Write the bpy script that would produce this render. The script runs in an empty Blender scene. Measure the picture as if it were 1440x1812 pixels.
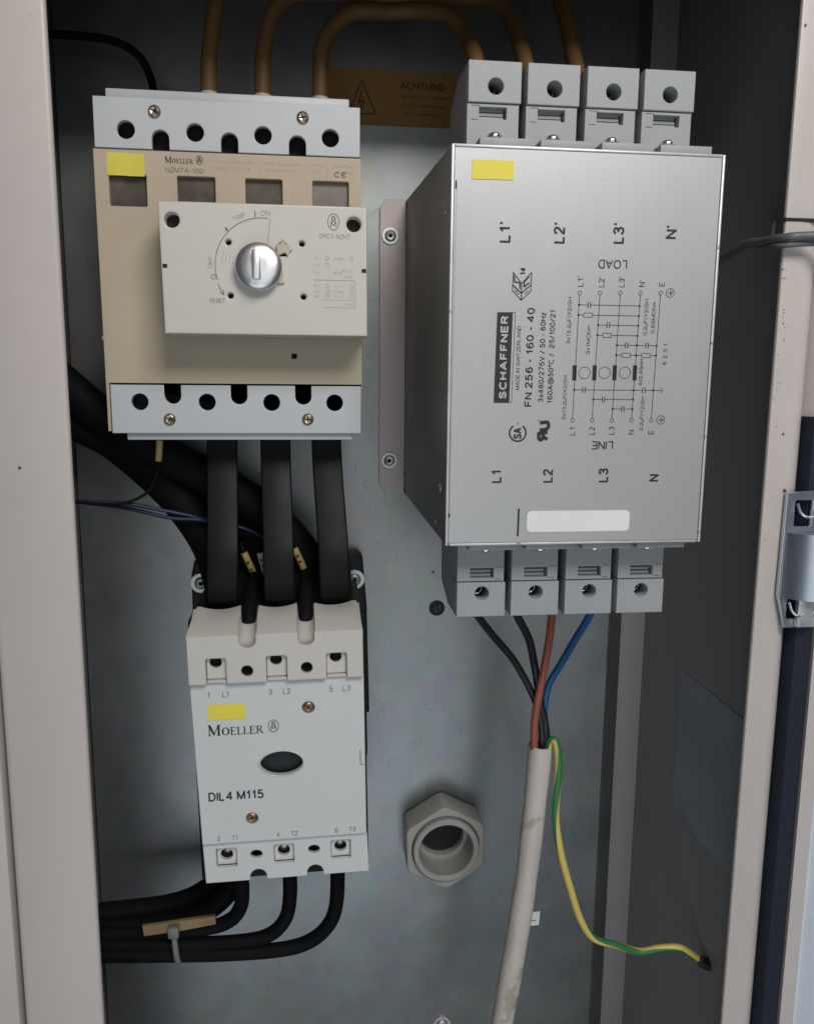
# Electrical cabinet with circuit breaker, contactor and line filter.
# Units: 1 Blender unit = 100 mm. All numbers below are millimetres: X right, Y into the cabinet
# (mounting plate front = 0), Z up.
import bpy, bmesh, math, random
from mathutils import Vector, Matrix
rnd = random.Random(7)
S = 0.01
sc = bpy.context.scene
COL = sc.collection
PI = math.pi

# ---------------------------------------------------------------- camera
cam_d = bpy.data.cameras.new('camera'); cam = bpy.data.objects.new('camera', cam_d); COL.objects.link(cam)
cam_d.sensor_fit = 'VERTICAL'; cam_d.sensor_height = 24; cam_d.lens = 24 * 1450 / 1812
cam_d.clip_start = 0.05; cam_d.clip_end = 200
R0 = Vector((0.99329847, -0.11527168, 0.00840207))      # camera right
R1 = Vector((-0.01031771, -0.16084421, -0.98692588))    # camera down
R2 = Vector((0.11511603, 0.98022527, -0.16095564))      # camera forward
M = Matrix((( R0.x, -R1.x, -R2.x), (R0.y, -R1.y, -R2.y), (R0.z, -R1.z, -R2.z))).to_4x4()
M.translation = Vector((0, -540 * S, 0))
cam.matrix_world = M
cam_d.dof.use_dof = True; cam_d.dof.focus_distance = 3.9; cam_d.dof.aperture_fstop = 3.2
sc.camera = cam

# ---------------------------------------------------------------- light
sc.view_settings.view_transform = 'Standard'; sc.view_settings.look = 'None'
sc.view_settings.gamma = 1; sc.view_settings.exposure = 0.2
w = bpy.data.worlds.new('World'); sc.world = w; w.use_nodes = True
bg = w.node_tree.nodes['Background']
bg.inputs[0].default_value = (0.80, 0.88, 1.0, 1); bg.inputs[1].default_value = 0.06
def area(name, loc, target, sx, sy, power, col):
    d = bpy.data.lights.new(name, 'AREA'); d.shape = 'RECTANGLE'; d.size = sx * S; d.size_y = sy * S
    d.energy = power; d.color = col
    o = bpy.data.objects.new(name, d); COL.objects.link(o)
    o.location = Vector(loc) * S
    o.rotation_euler = (Vector(target) - Vector(loc)).to_track_quat('-Z', 'Y').to_euler()
    return o
area('room_light', (250, -900, 600), (40, 0, -40), 420, 320, 585, (1.0, 0.97, 0.94))
area('front_fill', (120, -1500, -160), (70, 0, -120), 1100, 1000, 275, (0.93, 0.97, 1.0))  # lamp added behind the camera to brighten what the plate reflects
area('low_fill', (-60, -850, -700), (80, 0, -250), 700, 450, 125, (0.80, 0.92, 1.0))  # low lamp added to lighten the lower plate and right wall

# ---------------------------------------------------------------- materials
MATS = {}
def mat(name, col, rough=0.5, metal=0.0, bump=0.0, bscale=120, var=0.06, vscale=4, speck=0.0, sscale=60,
        speckcol=(0.05, 0.04, 0.03), spec=0.5, stretch=None, col2=None, streak=0, coat=0):
    m = bpy.data.materials.new(name); m.use_nodes = True; nt = m.node_tree; N = nt.nodes; L = nt.links
    b = N['Principled BSDF']
    b.inputs['Roughness'].default_value = rough; b.inputs['Metallic'].default_value = metal
    b.inputs['Specular IOR Level'].default_value = spec
    if coat: b.inputs['Coat Weight'].default_value = coat
    tc = N.new('ShaderNodeTexCoord'); mp = N.new('ShaderNodeMapping'); L.new(tc.outputs['Object'], mp.inputs[0])
    if stretch: mp.inputs['Scale'].default_value = stretch
    n = N.new('ShaderNodeTexNoise'); n.inputs['Scale'].default_value = vscale; n.inputs['Detail'].default_value = 6
    n.inputs['Roughness'].default_value = 0.65
    L.new(mp.outputs[0], n.inputs[0])
    r = N.new('ShaderNodeValToRGB'); L.new(n.outputs[0], r.inputs[0])
    c = Vector(col); c1 = col2 if col2 else tuple(min(1, v * (1 + var)) for v in c)
    c0 = tuple(v * (1 - var) for v in c)
    r.color_ramp.elements[0].position = 0.3; r.color_ramp.elements[1].position = 0.7
    r.color_ramp.elements[0].color = (*c0, 1); r.color_ramp.elements[1].color = (*c1, 1)
    out = r.outputs[0]
    if speck != 0:
        n2 = N.new('ShaderNodeTexNoise'); n2.inputs['Scale'].default_value = sscale; n2.inputs['Detail'].default_value = 2
        L.new(tc.outputs['Object'], n2.inputs[0])
        r2 = N.new('ShaderNodeValToRGB'); L.new(n2.outputs[0], r2.inputs[0])
        r2.color_ramp.elements[0].position = 0.70 - speck * 0.1; r2.color_ramp.elements[1].position = 0.76 - speck * 0.1
        r2.color_ramp.elements[0].color = (0, 0, 0, 1); r2.color_ramp.elements[1].color = (1, 1, 1, 1)
        mx = N.new('ShaderNodeMix'); mx.data_type = 'RGBA'
        L.new(r2.outputs[0], mx.inputs['Factor']); L.new(out, mx.inputs['A']); mx.inputs['B'].default_value = (*speckcol, 1)
        out = mx.outputs['Result']
    L.new(out, b.inputs['Base Color'])
    rr = N.new('ShaderNodeMapRange'); L.new(n.outputs[0], rr.inputs[0])
    rr.inputs['From Min'].default_value = 0.3; rr.inputs['From Max'].default_value = 0.7
    rr.inputs['To Min'].default_value = max(0.02, rough - 0.06); rr.inputs['To Max'].default_value = min(1, rough + 0.06)
    L.new(rr.outputs[0], b.inputs['Roughness'])
    if bump:
        n3 = N.new('ShaderNodeTexNoise'); n3.inputs['Scale'].default_value = bscale; n3.inputs['Detail'].default_value = 3
        L.new(mp.outputs[0], n3.inputs[0])
        bp = N.new('ShaderNodeBump'); bp.inputs['Strength'].default_value = bump; bp.inputs['Distance'].default_value = 0.004
        L.new(n3.outputs[0], bp.inputs['Height']); L.new(bp.outputs[0], b.inputs['Normal'])
    MATS[name] = m
    return m

def galvanised():
    m = bpy.data.materials.new('galvanised_steel'); m.use_nodes = True; nt = m.node_tree; N = nt.nodes; L = nt.links
    b = N['Principled BSDF']; b.inputs['Metallic'].default_value = 0.93
    tc = N.new('ShaderNodeTexCoord')
    v = N.new('ShaderNodeTexVoronoi'); v.inputs['Scale'].default_value = 9
    nz = N.new('ShaderNodeTexNoise'); nz.inputs['Scale'].default_value = 1.6; nz.inputs['Detail'].default_value = 8
    nz.inputs['Roughness'].default_value = 0.7
    wp = N.new('ShaderNodeTexNoise'); wp.inputs['Scale'].default_value = 5
    add = N.new('ShaderNodeMix'); add.data_type = 'RGBA'; add.inputs['Factor'].default_value = 0.12
    L.new(tc.outputs['Object'], wp.inputs[0]); L.new(tc.outputs['Object'], add.inputs['A']); L.new(wp.outputs['Color'], add.inputs['B'])
    L.new(add.outputs['Result'], v.inputs['Vector']); L.new(tc.outputs['Object'], nz.inputs[0])
    r = N.new('ShaderNodeValToRGB'); L.new(nz.outputs[0], r.inputs[0])
    r.color_ramp.elements[0].position = 0.32; r.color_ramp.elements[1].position = 0.68
    r.color_ramp.elements[0].color = (0.262, 0.272, 0.268, 1); r.color_ramp.elements[1].color = (0.318, 0.328, 0.326, 1)
    mx = N.new('ShaderNodeMix'); mx.data_type = 'RGBA'; mx.blend_type = 'MULTIPLY'; mx.inputs['Factor'].default_value = 0.10
    L.new(r.outputs[0], mx.inputs['A']); L.new(v.outputs['Color'], mx.inputs['B'])
    # long faint scratches
    mp = N.new('ShaderNodeMapping'); mp.inputs['Rotation'].default_value = (0, 0.9, 0); mp.inputs['Scale'].default_value = (60, 1, 1.2)
    L.new(tc.outputs['Object'], mp.inputs[0])
    sn = N.new('ShaderNodeTexNoise'); sn.inputs['Scale'].default_value = 2.2; sn.inputs['Detail'].default_value = 3
    L.new(mp.outputs[0], sn.inputs[0])
    sr = N.new('ShaderNodeValToRGB'); L.new(sn.outputs[0], sr.inputs[0])
    sr.color_ramp.elements[0].position = 0.66; sr.color_ramp.elements[1].position = 0.69
    sr.color_ramp.elements[0].color = (1, 1, 1, 1); sr.color_ramp.elements[1].color = (0.68, 0.68, 0.68, 1)
    m2 = N.new('ShaderNodeMix'); m2.data_type = 'RGBA'; m2.blend_type = 'MULTIPLY'; m2.inputs['Factor'].default_value = 0.7
    L.new(mx.outputs['Result'], m2.inputs['A']); L.new(sr.outputs[0], m2.inputs['B'])
    L.new(m2.outputs['Result'], b.inputs['Base Color'])
    rr = N.new('ShaderNodeMapRange'); L.new(nz.outputs[0], rr.inputs[0])
    rr.inputs['From Min'].default_value = 0.3; rr.inputs['From Max'].default_value = 0.7
    rr.inputs['To Min'].default_value = 0.35; rr.inputs['To Max'].default_value = 0.42
    L.new(rr.outputs[0], b.inputs['Roughness'])
    bn = N.new('ShaderNodeTexNoise'); bn.inputs['Scale'].default_value = 1.3; bn.inputs['Detail'].default_value = 2
    L.new(tc.outputs['Object'], bn.inputs[0])
    bp = N.new('ShaderNodeBump'); bp.inputs['Strength'].default_value = 0.12; bp.inputs['Distance'].default_value = 0.05
    L.new(bn.outputs[0], bp.inputs['Height']); L.new(bp.outputs[0], b.inputs['Normal'])
    MATS['galvanised_steel'] = m
galvanised()
mat('cabinet_paint', (0.54, 0.485, 0.455), 0.42, bump=0.25, bscale=55, var=0.045, vscale=1.1, speck=-0.5, sscale=20, speckcol=(0.38, 0.32, 0.28))
mat('shaded_paint', (0.285, 0.265, 0.27), 0.5, bump=0.25, bscale=55, var=0.05, vscale=2)  # the beige cabinet paint with the interior's shade put into its colour
mat('door_inner_paint', (0.78, 0.84, 0.92), 0.4, bump=0.15, bscale=50, var=0.03)
mat('gasket_rubber', (0.006, 0.009, 0.022), 0.75, bump=1.0, bscale=30, var=0.4, vscale=25)
mat('tan_plastic', (0.475, 0.39, 0.285), 0.48, bump=0.12, bscale=200, var=0.06, vscale=1.6, speck=-0.4, sscale=30, speckcol=(0.38, 0.29, 0.19))
mat('cream_plastic', (0.60, 0.57, 0.51), 0.45, bump=0.12, bscale=200, var=0.04, vscale=1.8, speck=-0.4, sscale=36, speckcol=(0.36, 0.29, 0.2))
mat('light_grey_plastic', (0.50, 0.515, 0.53), 0.42, bump=0.15, bscale=220, var=0.04, vscale=2.5)
mat('contactor_plastic', (0.60, 0.61, 0.60), 0.45, bump=0.12, bscale=220, var=0.03, vscale=2)
mat('shroud_plastic', (0.57, 0.54, 0.50), 0.42, bump=0.12, bscale=220, var=0.04, vscale=2, speck=-0.3, sscale=40, speckcol=(0.4, 0.34, 0.26))
mat('terminal_plastic', (0.335, 0.345, 0.35), 0.5, bump=0.15, bscale=220, var=0.05, vscale=4)
mat('plate_grime', (0.10, 0.095, 0.09), 0.6, var=0.4, vscale=30)
mat('rust', (0.12, 0.07, 0.045), 0.7, var=0.4, vscale=30)
mat('dark_cavity', (0.012, 0.012, 0.014), 0.8, var=0.2)
mat('window_inside', (0.075, 0.058, 0.045), 0.35, var=0.5, vscale=7, coat=0.4)
mat('window_inside_pale', (0.18, 0.16, 0.135), 0.35, var=0.2, vscale=7, coat=0.4)
mat('black_housing', (0.009, 0.0095, 0.011), 0.5, spec=0.3, var=0.2, bump=0.1)
mat('black_insulation', (0.0045, 0.005, 0.005), 0.5, spec=0.2, bump=0.12, bscale=80, var=0.2, vscale=6, stretch=(1, 1, 0.2))
mat('black_rubber_sheath', (0.0045, 0.0045, 0.006), 0.7, bump=0.35, bscale=45, var=0.3, vscale=3, spec=0.14)
mat('brushed_sheet', (0.46, 0.46, 0.463), 0.44, metal=0.5, bump=0.10, bscale=240, var=0.035, vscale=1.4, stretch=(1, 1, 0.35), speck=-0.2, sscale=50, speckcol=(0.40, 0.39, 0.38))
mat('cover_edge_steel', (0.62, 0.62, 0.61), 0.4, metal=0.4, var=0.12, vscale=9, speck=.3, sscale=14, speckcol=(0.25, 0.2, 0.18))
mat('filter_side_sheet', (0.25, 0.245, 0.235), 0.42, metal=0.6, bump=0.15, bscale=40, var=0.12, vscale=2)
mat('flange_steel', (0.385, 0.335, 0.325), 0.42, metal=0.6, bump=0.15, bscale=40, var=0.08, vscale=3, stretch=(1, 1, 0.3))
mat('zinc_screw', (0.60, 0.60, 0.58), 0.42, metal=0.8, bump=0.2, bscale=90, var=0.15, vscale=12)
mat('chrome', (0.8, 0.8, 0.82), 0.16, metal=1.0, var=0.05)
mat('yellow_zinc_screw', (0.42, 0.35, 0.26), 0.34, metal=1.0, bump=0.2, bscale=90, var=0.3, vscale=14)
mat('copper_screw', (0.42, 0.25, 0.17), 0.4, metal=0.9, bump=0.2, bscale=90, var=0.3, vscale=14)
mat('hinge_steel', (0.55, 0.60, 0.66), 0.30, metal=0.95, bump=0.06, bscale=30, var=0.06, vscale=3, stretch=(1, 1, 0.3))
mat('shaft_steel', (0.82, 0.81, 0.80), 0.36, metal=1.0, bump=0.25, bscale=60, var=0.06, vscale=8, stretch=(1, 1, 0.2))
mat('brass', (0.45, 0.36, 0.18), 0.3, metal=1.0, var=0.2, vscale=20)
mat('yellow_tape', (0.80, 0.68, 0.07), 0.55, var=0.05, vscale=9)
mat('yellow_tape_dim', (0.68, 0.58, 0.07), 0.55, var=0.08, vscale=9)
mat('white_label', (0.78, 0.78, 0.78), 0.5, var=0.03)
mat('black_ink', (0.02, 0.02, 0.024), 0.6, var=0.1, vscale=30)
mat('grey_ink', (0.16, 0.15, 0.14), 0.6, var=0.3, vscale=60)
mat('faint_ink', (0.34, 0.30, 0.25), 0.6, var=0.2, vscale=60)
mat('sticker_orange_shaded', (0.24, 0.12, 0.02), 0.55, var=0.08, vscale=5)  # yellow-orange darkened, the shade under the cabinet top is in the colour
mat('sticker_ink', (0.08, 0.03, 0.012), 0.6, var=0.2)
mat('brown_orange_insulation', (0.12, 0.062, 0.016), 0.6, var=0.15, vscale=3, bump=0.08)
mat('crimp_white', (0.5, 0.45, 0.36), 0.5, var=0.1)
mat('core_brown', (0.30, 0.085, 0.055), 0.42, var=0.1)
mat('core_blue', (0.012, 0.095, 0.24), 0.42, var=0.1)
mat('thin_blue_insulation', (0.006, 0.014, 0.05), 0.45, var=0.15)
mat('core_black', (0.014, 0.014, 0.018), 0.42, var=0.2)
mat('sheath_white', (0.56, 0.505, 0.455), 0.55, bump=0.25, bscale=25, var=0.10, vscale=5, stretch=(3, 3, 0.5), speck=0.95, sscale=7, speckcol=(0.42, 0.35, 0.29))
mat('marker_yellow', (0.50, 0.36, 0.13), 0.5, var=0.15, vscale=12)
mat('wood_strip', (0.27, 0.18, 0.09), 0.6, var=0.25, vscale=6)
mat('cable_tie_plastic', (0.17, 0.19, 0.185), 0.45, var=0.08)
mat('gland_plastic', (0.31, 0.305, 0.28), 0.42, var=0.05, bump=0.08)
mat('rating_foil', (0.25, 0.27, 0.30), 0.38, var=0.25, vscale=1.2)
mat('grey_cable', (0.12, 0.12, 0.125), 0.4, var=0.1)
def earth_mat():
    m = bpy.data.materials.new('green_yellow'); m.use_nodes = True; N = m.node_tree.nodes; L = m.node_tree.links
    b = N['Principled BSDF']; b.inputs['Roughness'].default_value = 0.4
    a = N.new('ShaderNodeAttribute'); a.attribute_name = 'stripe'
    r = N.new('ShaderNodeValToRGB'); L.new(a.outputs['Fac'], r.inputs[0])
    r.color_ramp.elements[0].position = 0.45; r.color_ramp.elements[1].position = 0.55
    r.color_ramp.elements[0].color = (0.66, 0.53, 0.13, 1); r.color_ramp.elements[1].color = (0.035, 0.19, 0.06, 1)
    L.new(r.outputs[0], b.inputs['Base Color']); MATS['green_yellow'] = m
earth_mat()

# ---------------------------------------------------------------- helpers
def link_mesh(name, me, m, parent=None, smooth=False):
    o = bpy.data.objects.new(name, me); COL.objects.link(o)
    me.materials.clear(); me.materials.append(MATS[m])
    if smooth:
        for p in me.polygons: p.use_smooth = True
    if parent is not None:
        root = parent
        while root.parent: root = root.parent
        org = Vector(root['org']) if 'org' in root else Vector((0, 0, 0))
        if org.length: me.transform(Matrix.Translation(-org * S))
        o.parent = parent
    return o
def info(o, label=None, cat=None, group=None, kind=None):
    if label: o['label'] = label
    if cat: o['category'] = cat
    if group: o['group'] = group
    if kind: o['kind'] = kind
    return o
ROOTS = []
def thing(name, label, cat, org=(0, 0, 0), rot=0, group=None):
    o = bpy.data.objects.new(name, None); COL.objects.link(o)
    o.empty_display_size = 0.1
    o.location = Vector(org) * S; o.rotation_euler = (0, rot, 0)
    o['org'] = tuple(float(v) for v in org); ROOTS.append(o)
    return info(o, label, cat, group)
def bm_mesh(name, bm):
    me = bpy.data.meshes.new(name); bm.normal_update(); bm.to_mesh(me); bm.free(); return me
def sharp(me, ang=35):
    me.shade_smooth() if hasattr(me, 'shade_smooth') else None
    try: me.set_sharp_from_angle(angle=math.radians(ang))
    except Exception: pass

def box(name, x0, x1, y0, y1, z0, z1, m, parent=None, bev=0.0, seg=2):
    bm = bmesh.new(); bmesh.ops.create_cube(bm, size=1)
    for v in bm.verts:
        v.co = Vector(((x0 + x1) / 2 + v.co.x * (x1 - x0), (y0 + y1) / 2 + v.co.y * (y1 - y0), (z0 + z1) / 2 + v.co.z * (z1 - z0))) * S
    if bev: bmesh.ops.bevel(bm, geom=bm.edges[:], offset=bev * S, segments=seg, affect='EDGES', profile=0.5)
    bmesh.ops.recalc_face_normals(bm, faces=bm.faces)
    me = bm_mesh(name, bm)
    o = link_mesh(name, me, m, parent)
    if bev: sharp(me)
    return o

def boxes_mesh(name, lst, m, parent=None):      # several small boxes as one part
    bm = bmesh.new()
    for (x0, x1, y0, y1, z0, z1) in lst:
        r = bmesh.ops.create_cube(bm, size=1)
        for v in r['verts']:
            v.co = Vector(((x0 + x1) / 2 + v.co.x * (x1 - x0), (y0 + y1) / 2 + v.co.y * (y1 - y0), (z0 + z1) / 2 + v.co.z * (z1 - z0))) * S
    o = link_mesh(name, bm_mesh(name, bm), m, parent); o['kind'] = 'stuff'; return o

def circ(cx, cz, r, n=28, rz=None, a0=0.0):
    rz = r if rz is None else rz
    return [(cx + r * math.cos(a0 + 2 * PI * i / n), cz + rz * math.sin(a0 + 2 * PI * i / n)) for i in range(n)]
def rect(x0, x1, z0, z1, r=0.0, n=4):
    if r <= 0: return [(x0, z0), (x1, z0), (x1, z1), (x0, z1)]
    p = []
    for (cx, cz, a) in ((x1 - r, z0 + r, -PI / 2), (x1 - r, z1 - r, 0), (x0 + r, z1 - r, PI / 2), (x0 + r, z0 + r, PI)):
        for i in range(n + 1): p.append((cx + r * math.cos(a + PI / 2 * i / n), cz + r * math.sin(a + PI / 2 * i / n)))
    return p
def prism_mesh(loops, yf, yb, bev=0.0):
    """loops: first outline then holes, in (x,z). Solid from front yf (nearer camera) back to yb."""
    cu = bpy.data.curves.new('tmp', 'CURVE'); cu.dimensions = '2D'; cu.fill_mode = 'BOTH'
    for lp in loops:
        sp = cu.splines.new('POLY'); sp.points.add(len(lp) - 1)
        for i, (x, z) in enumerate(lp): sp.points[i].co = (x * S, z * S, 0, 1)
        sp.use_cyclic_u = True
    th = abs(yb - yf) * S
    cu.extrude = max(th / 2 - bev * S, 1e-6); cu.bevel_depth = bev * S; cu.bevel_resolution = 1
    cu.offset = -bev * S
    ob = bpy.data.objects.new('tmp', cu)
    me = bpy.data.meshes.new_from_object(ob)
    bpy.data.objects.remove(ob); bpy.data.curves.remove(cu)
    yc = (yf + yb) / 2 * S
    for v in me.vertices:
        x, y, z = v.co; v.co = (x, -z + yc, y)
    bm = bmesh.new(); bm.from_mesh(me); bmesh.ops.remove_doubles(bm, verts=bm.verts, dist=1e-5)
    bmesh.ops.recalc_face_normals(bm, faces=bm.faces); bm.to_mesh(me); bm.free()
    return me
def prism(name, loops, yf, yb, m, parent=None, bev=0.0):
    me = prism_mesh(loops, yf, yb, bev); me.name = name
    o = link_mesh(name, me, m, parent); sharp(me)
    for p in me.polygons:
        if abs(p.normal.y) > .999: p.use_smooth = False
    return o
def extrude_x(name, prof, x0, x1, m, parent=None, bev=0.0):      # prof in (y,z)
    bm = bmesh.new()
    a = [bm.verts.new((x0 * S, y * S, z * S)) for y, z in prof]; b = [bm.verts.new((x1 * S, y * S, z * S)) for y, z in prof]
    n = len(prof)
    bm.faces.new(a); bm.faces.new(b[::-1])
    for i in range(n): bm.faces.new((a[i], b[i], b[(i + 1) % n], a[(i + 1) % n]))
    bmesh.ops.recalc_face_normals(bm, faces=bm.faces)
    if bev: bmesh.ops.bevel(bm, geom=bm.edges[:], offset=bev * S, segments=2, affect='EDGES', profile=0.5)
    me = bm_mesh(name, bm); o = link_mesh(name, me, m, parent)
    if bev: sharp(me)
    return o
def extrude_z(name, prof, z0, z1, m, parent=None, bev=0.0, smooth=True):      # prof in (x,y)
    bm = bmesh.new()
    a = [bm.verts.new((x * S, y * S, z0 * S)) for x, y in prof]; b = [bm.verts.new((x * S, y * S, z1 * S)) for x, y in prof]
    n = len(prof)
    bm.faces.new(a); bm.faces.new(b[::-1])
    for i in range(n): bm.faces.new((a[i], b[i], b[(i + 1) % n], a[(i + 1) % n]))
    bmesh.ops.recalc_face_normals(bm, faces=bm.faces)
    me = bm_mesh(name, bm); o = link_mesh(name, me, m, parent)
    if smooth: sharp(me, 40)
    return o
def lathe(name, c, prof, m, parent=None, n=32, hexa=False, sx=1, sz=1, a0=0.0):
    """revolve prof [(r, y)] about the Y axis through c=(x, z)."""
    bm = bmesh.new(); rings = []
    nn = 6 if hexa else n
    for r, y in prof:
        if r < 1e-4: rings.append([bm.verts.new((c[0] * S, y * S, c[1] * S))])
        else: rings.append([bm.verts.new(((c[0] + sx * r * math.cos(a0 + 2 * PI * i / nn)) * S, y * S, (c[1] + sz * r * math.sin(a0 + 2 * PI * i / nn)) * S)) for i in range(nn)])
    for p, q in zip(rings, rings[1:]):
        for i in range(nn):
            j = (i + 1) % nn
            if len(p) == 1 and len(q) == 1: continue
            if len(p) == 1: bm.faces.new((p[0], q[i], q[j]))
            elif len(q) == 1: bm.faces.new((p[i], p[j], q[0]))
            else: bm.faces.new((p[i], p[j], q[j], q[i]))
    bmesh.ops.recalc_face_normals(bm, faces=bm.faces)
    me = bm_mesh(name, bm); o = link_mesh(name, me, m, parent); sharp(me, 40); return o
def catmull(pts, sub=8):
    P = [Vector(p) for p in pts]; P = [P[0] * 2 - P[1]] + P + [P[-1] * 2 - P[-2]]; out = []
    for i in range(1, len(P) - 2):
        for k in range(sub):
            t = k / sub; a, b, c, d = P[i - 1], P[i], P[i + 1], P[i + 2]
            out.append(0.5 * ((2 * b) + (c - a) * t + (2 * a - 5 * b + 4 * c - d) * t * t + (3 * b - a - 3 * c + d) * t ** 3))
    out.append(P[-2]); return out
def tube(name, pts, r, m, parent=None, n=16, sub=8, r1=None, stripe=None, wob=0.0, hollow=False):
    C = catmull(pts, sub); bm = bmesh.new(); rings = []
    t = (C[1] - C[0]).normalized(); u = t.orthogonal().normalized(); L = len(C); st = bm.verts.layers.float.new('stripe'); dist = 0
    for i, p in enumerate(C):
        t2 = (C[min(i + 1, L - 1)] - C[max(i - 1, 0)]).normalized()
        u = (u - t2 * u.dot(t2)).normalized(); v = t2.cross(u)
        if i: dist += (C[i] - C[i - 1]).length
        rr = r if r1 is None else r + (r1 - r) * i / (L - 1)
        if wob: rr *= 1 + wob * math.sin(dist * 0.13) * 0.5 + wob * math.sin(dist * 0.047 + 1) * 0.5
        ring = []
        for k in range(n):
            a = 2 * PI * k / n
            vv = bm.verts.new((p + (u * math.cos(a) + v * math.sin(a)) * rr) * S)
            if stripe: vv[st] = 0.5 + 0.8 * math.cos(a - math.atan2(-v.y, -u.y) - (dist - stripe[0]) * stripe[1]) + stripe[2]
            ring.append(vv)
        rings.append(ring)
    for p, q in zip(rings, rings[1:]):
        for k in range(n): bm.faces.new((p[k], p[(k + 1) % n], q[(k + 1) % n], q[k]))
    bm.faces.new(rings[-1])
    if hollow:      # an open cut end: wall, then a recessed floor
        c0 = sum((v.co for v in rings[0]), Vector()) / n; d = (C[1] - C[0]).normalized() * S
        inner = [bm.verts.new(c0 + (v.co - c0) * 0.82) for v in rings[0]]; floor = [bm.verts.new(c0 + (v.co - c0) * 0.80 + d * 6) for v in rings[0]]
        for k in range(n):
            bm.faces.new((rings[0][k], inner[k], inner[(k + 1) % n], rings[0][(k + 1) % n])); bm.faces.new((inner[k], floor[k], floor[(k + 1) % n], inner[(k + 1) % n]))
        bm.faces.new(floor)
    else: bm.faces.new(rings[0][::-1])
    bmesh.ops.recalc_face_normals(bm, faces=bm.faces)
    me = bm_mesh(name, bm); o = link_mesh(name, me, m, parent); sharp(me, 50); return o
def tape(x0, x1, z0, z1, y, m, parent):
    a = []
    for (xa, za, xb, zb) in ((x0, z0, x1, z0), (x1, z0, x1, z1), (x1, z1, x0, z1), (x0, z1, x0, z0)):
        for i in range(5):
            t = i / 5; a.append((xa + (xb - xa) * t + rnd.uniform(-.14, .14), za + (zb - za) * t + rnd.uniform(-.14, .14)))
    return prism('yellow_label', [a], y - .3, y - .03, m, parent)
def ribbon(name, pts, w_, th, m, parent=None, sub=10):
    """flat insulated bar: wide across X, thin across its path (pts are (x,y,z))."""
    C = catmull(pts, sub); bm = bmesh.new(); rings = []; L = len(C)
    sec = rect(-w_ / 2, w_ / 2, -th / 2, th / 2, th * 0.22, 3)
    for i, p in enumerate(C):
        t2 = (C[min(i + 1, L - 1)] - C[max(i - 1, 0)]).normalized(); x = Vector((1, 0, 0)); nrm = t2.cross(x).normalized()
        rings.append([bm.verts.new((p + x * a + nrm * b) * S) for a, b in sec])
    n = len(sec)
    for p, q in zip(rings, rings[1:]):
        for k in range(n): bm.faces.new((p[k], p[(k + 1) % n], q[(k + 1) % n], q[k]))
    bm.faces.new(rings[0][::-1]); bm.faces.new(rings[-1]); bmesh.ops.recalc_face_normals(bm, faces=bm.faces)
    me = bm_mesh(name, bm); o = link_mesh(name, me, m, parent); sharp(me, 60); return o

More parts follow.
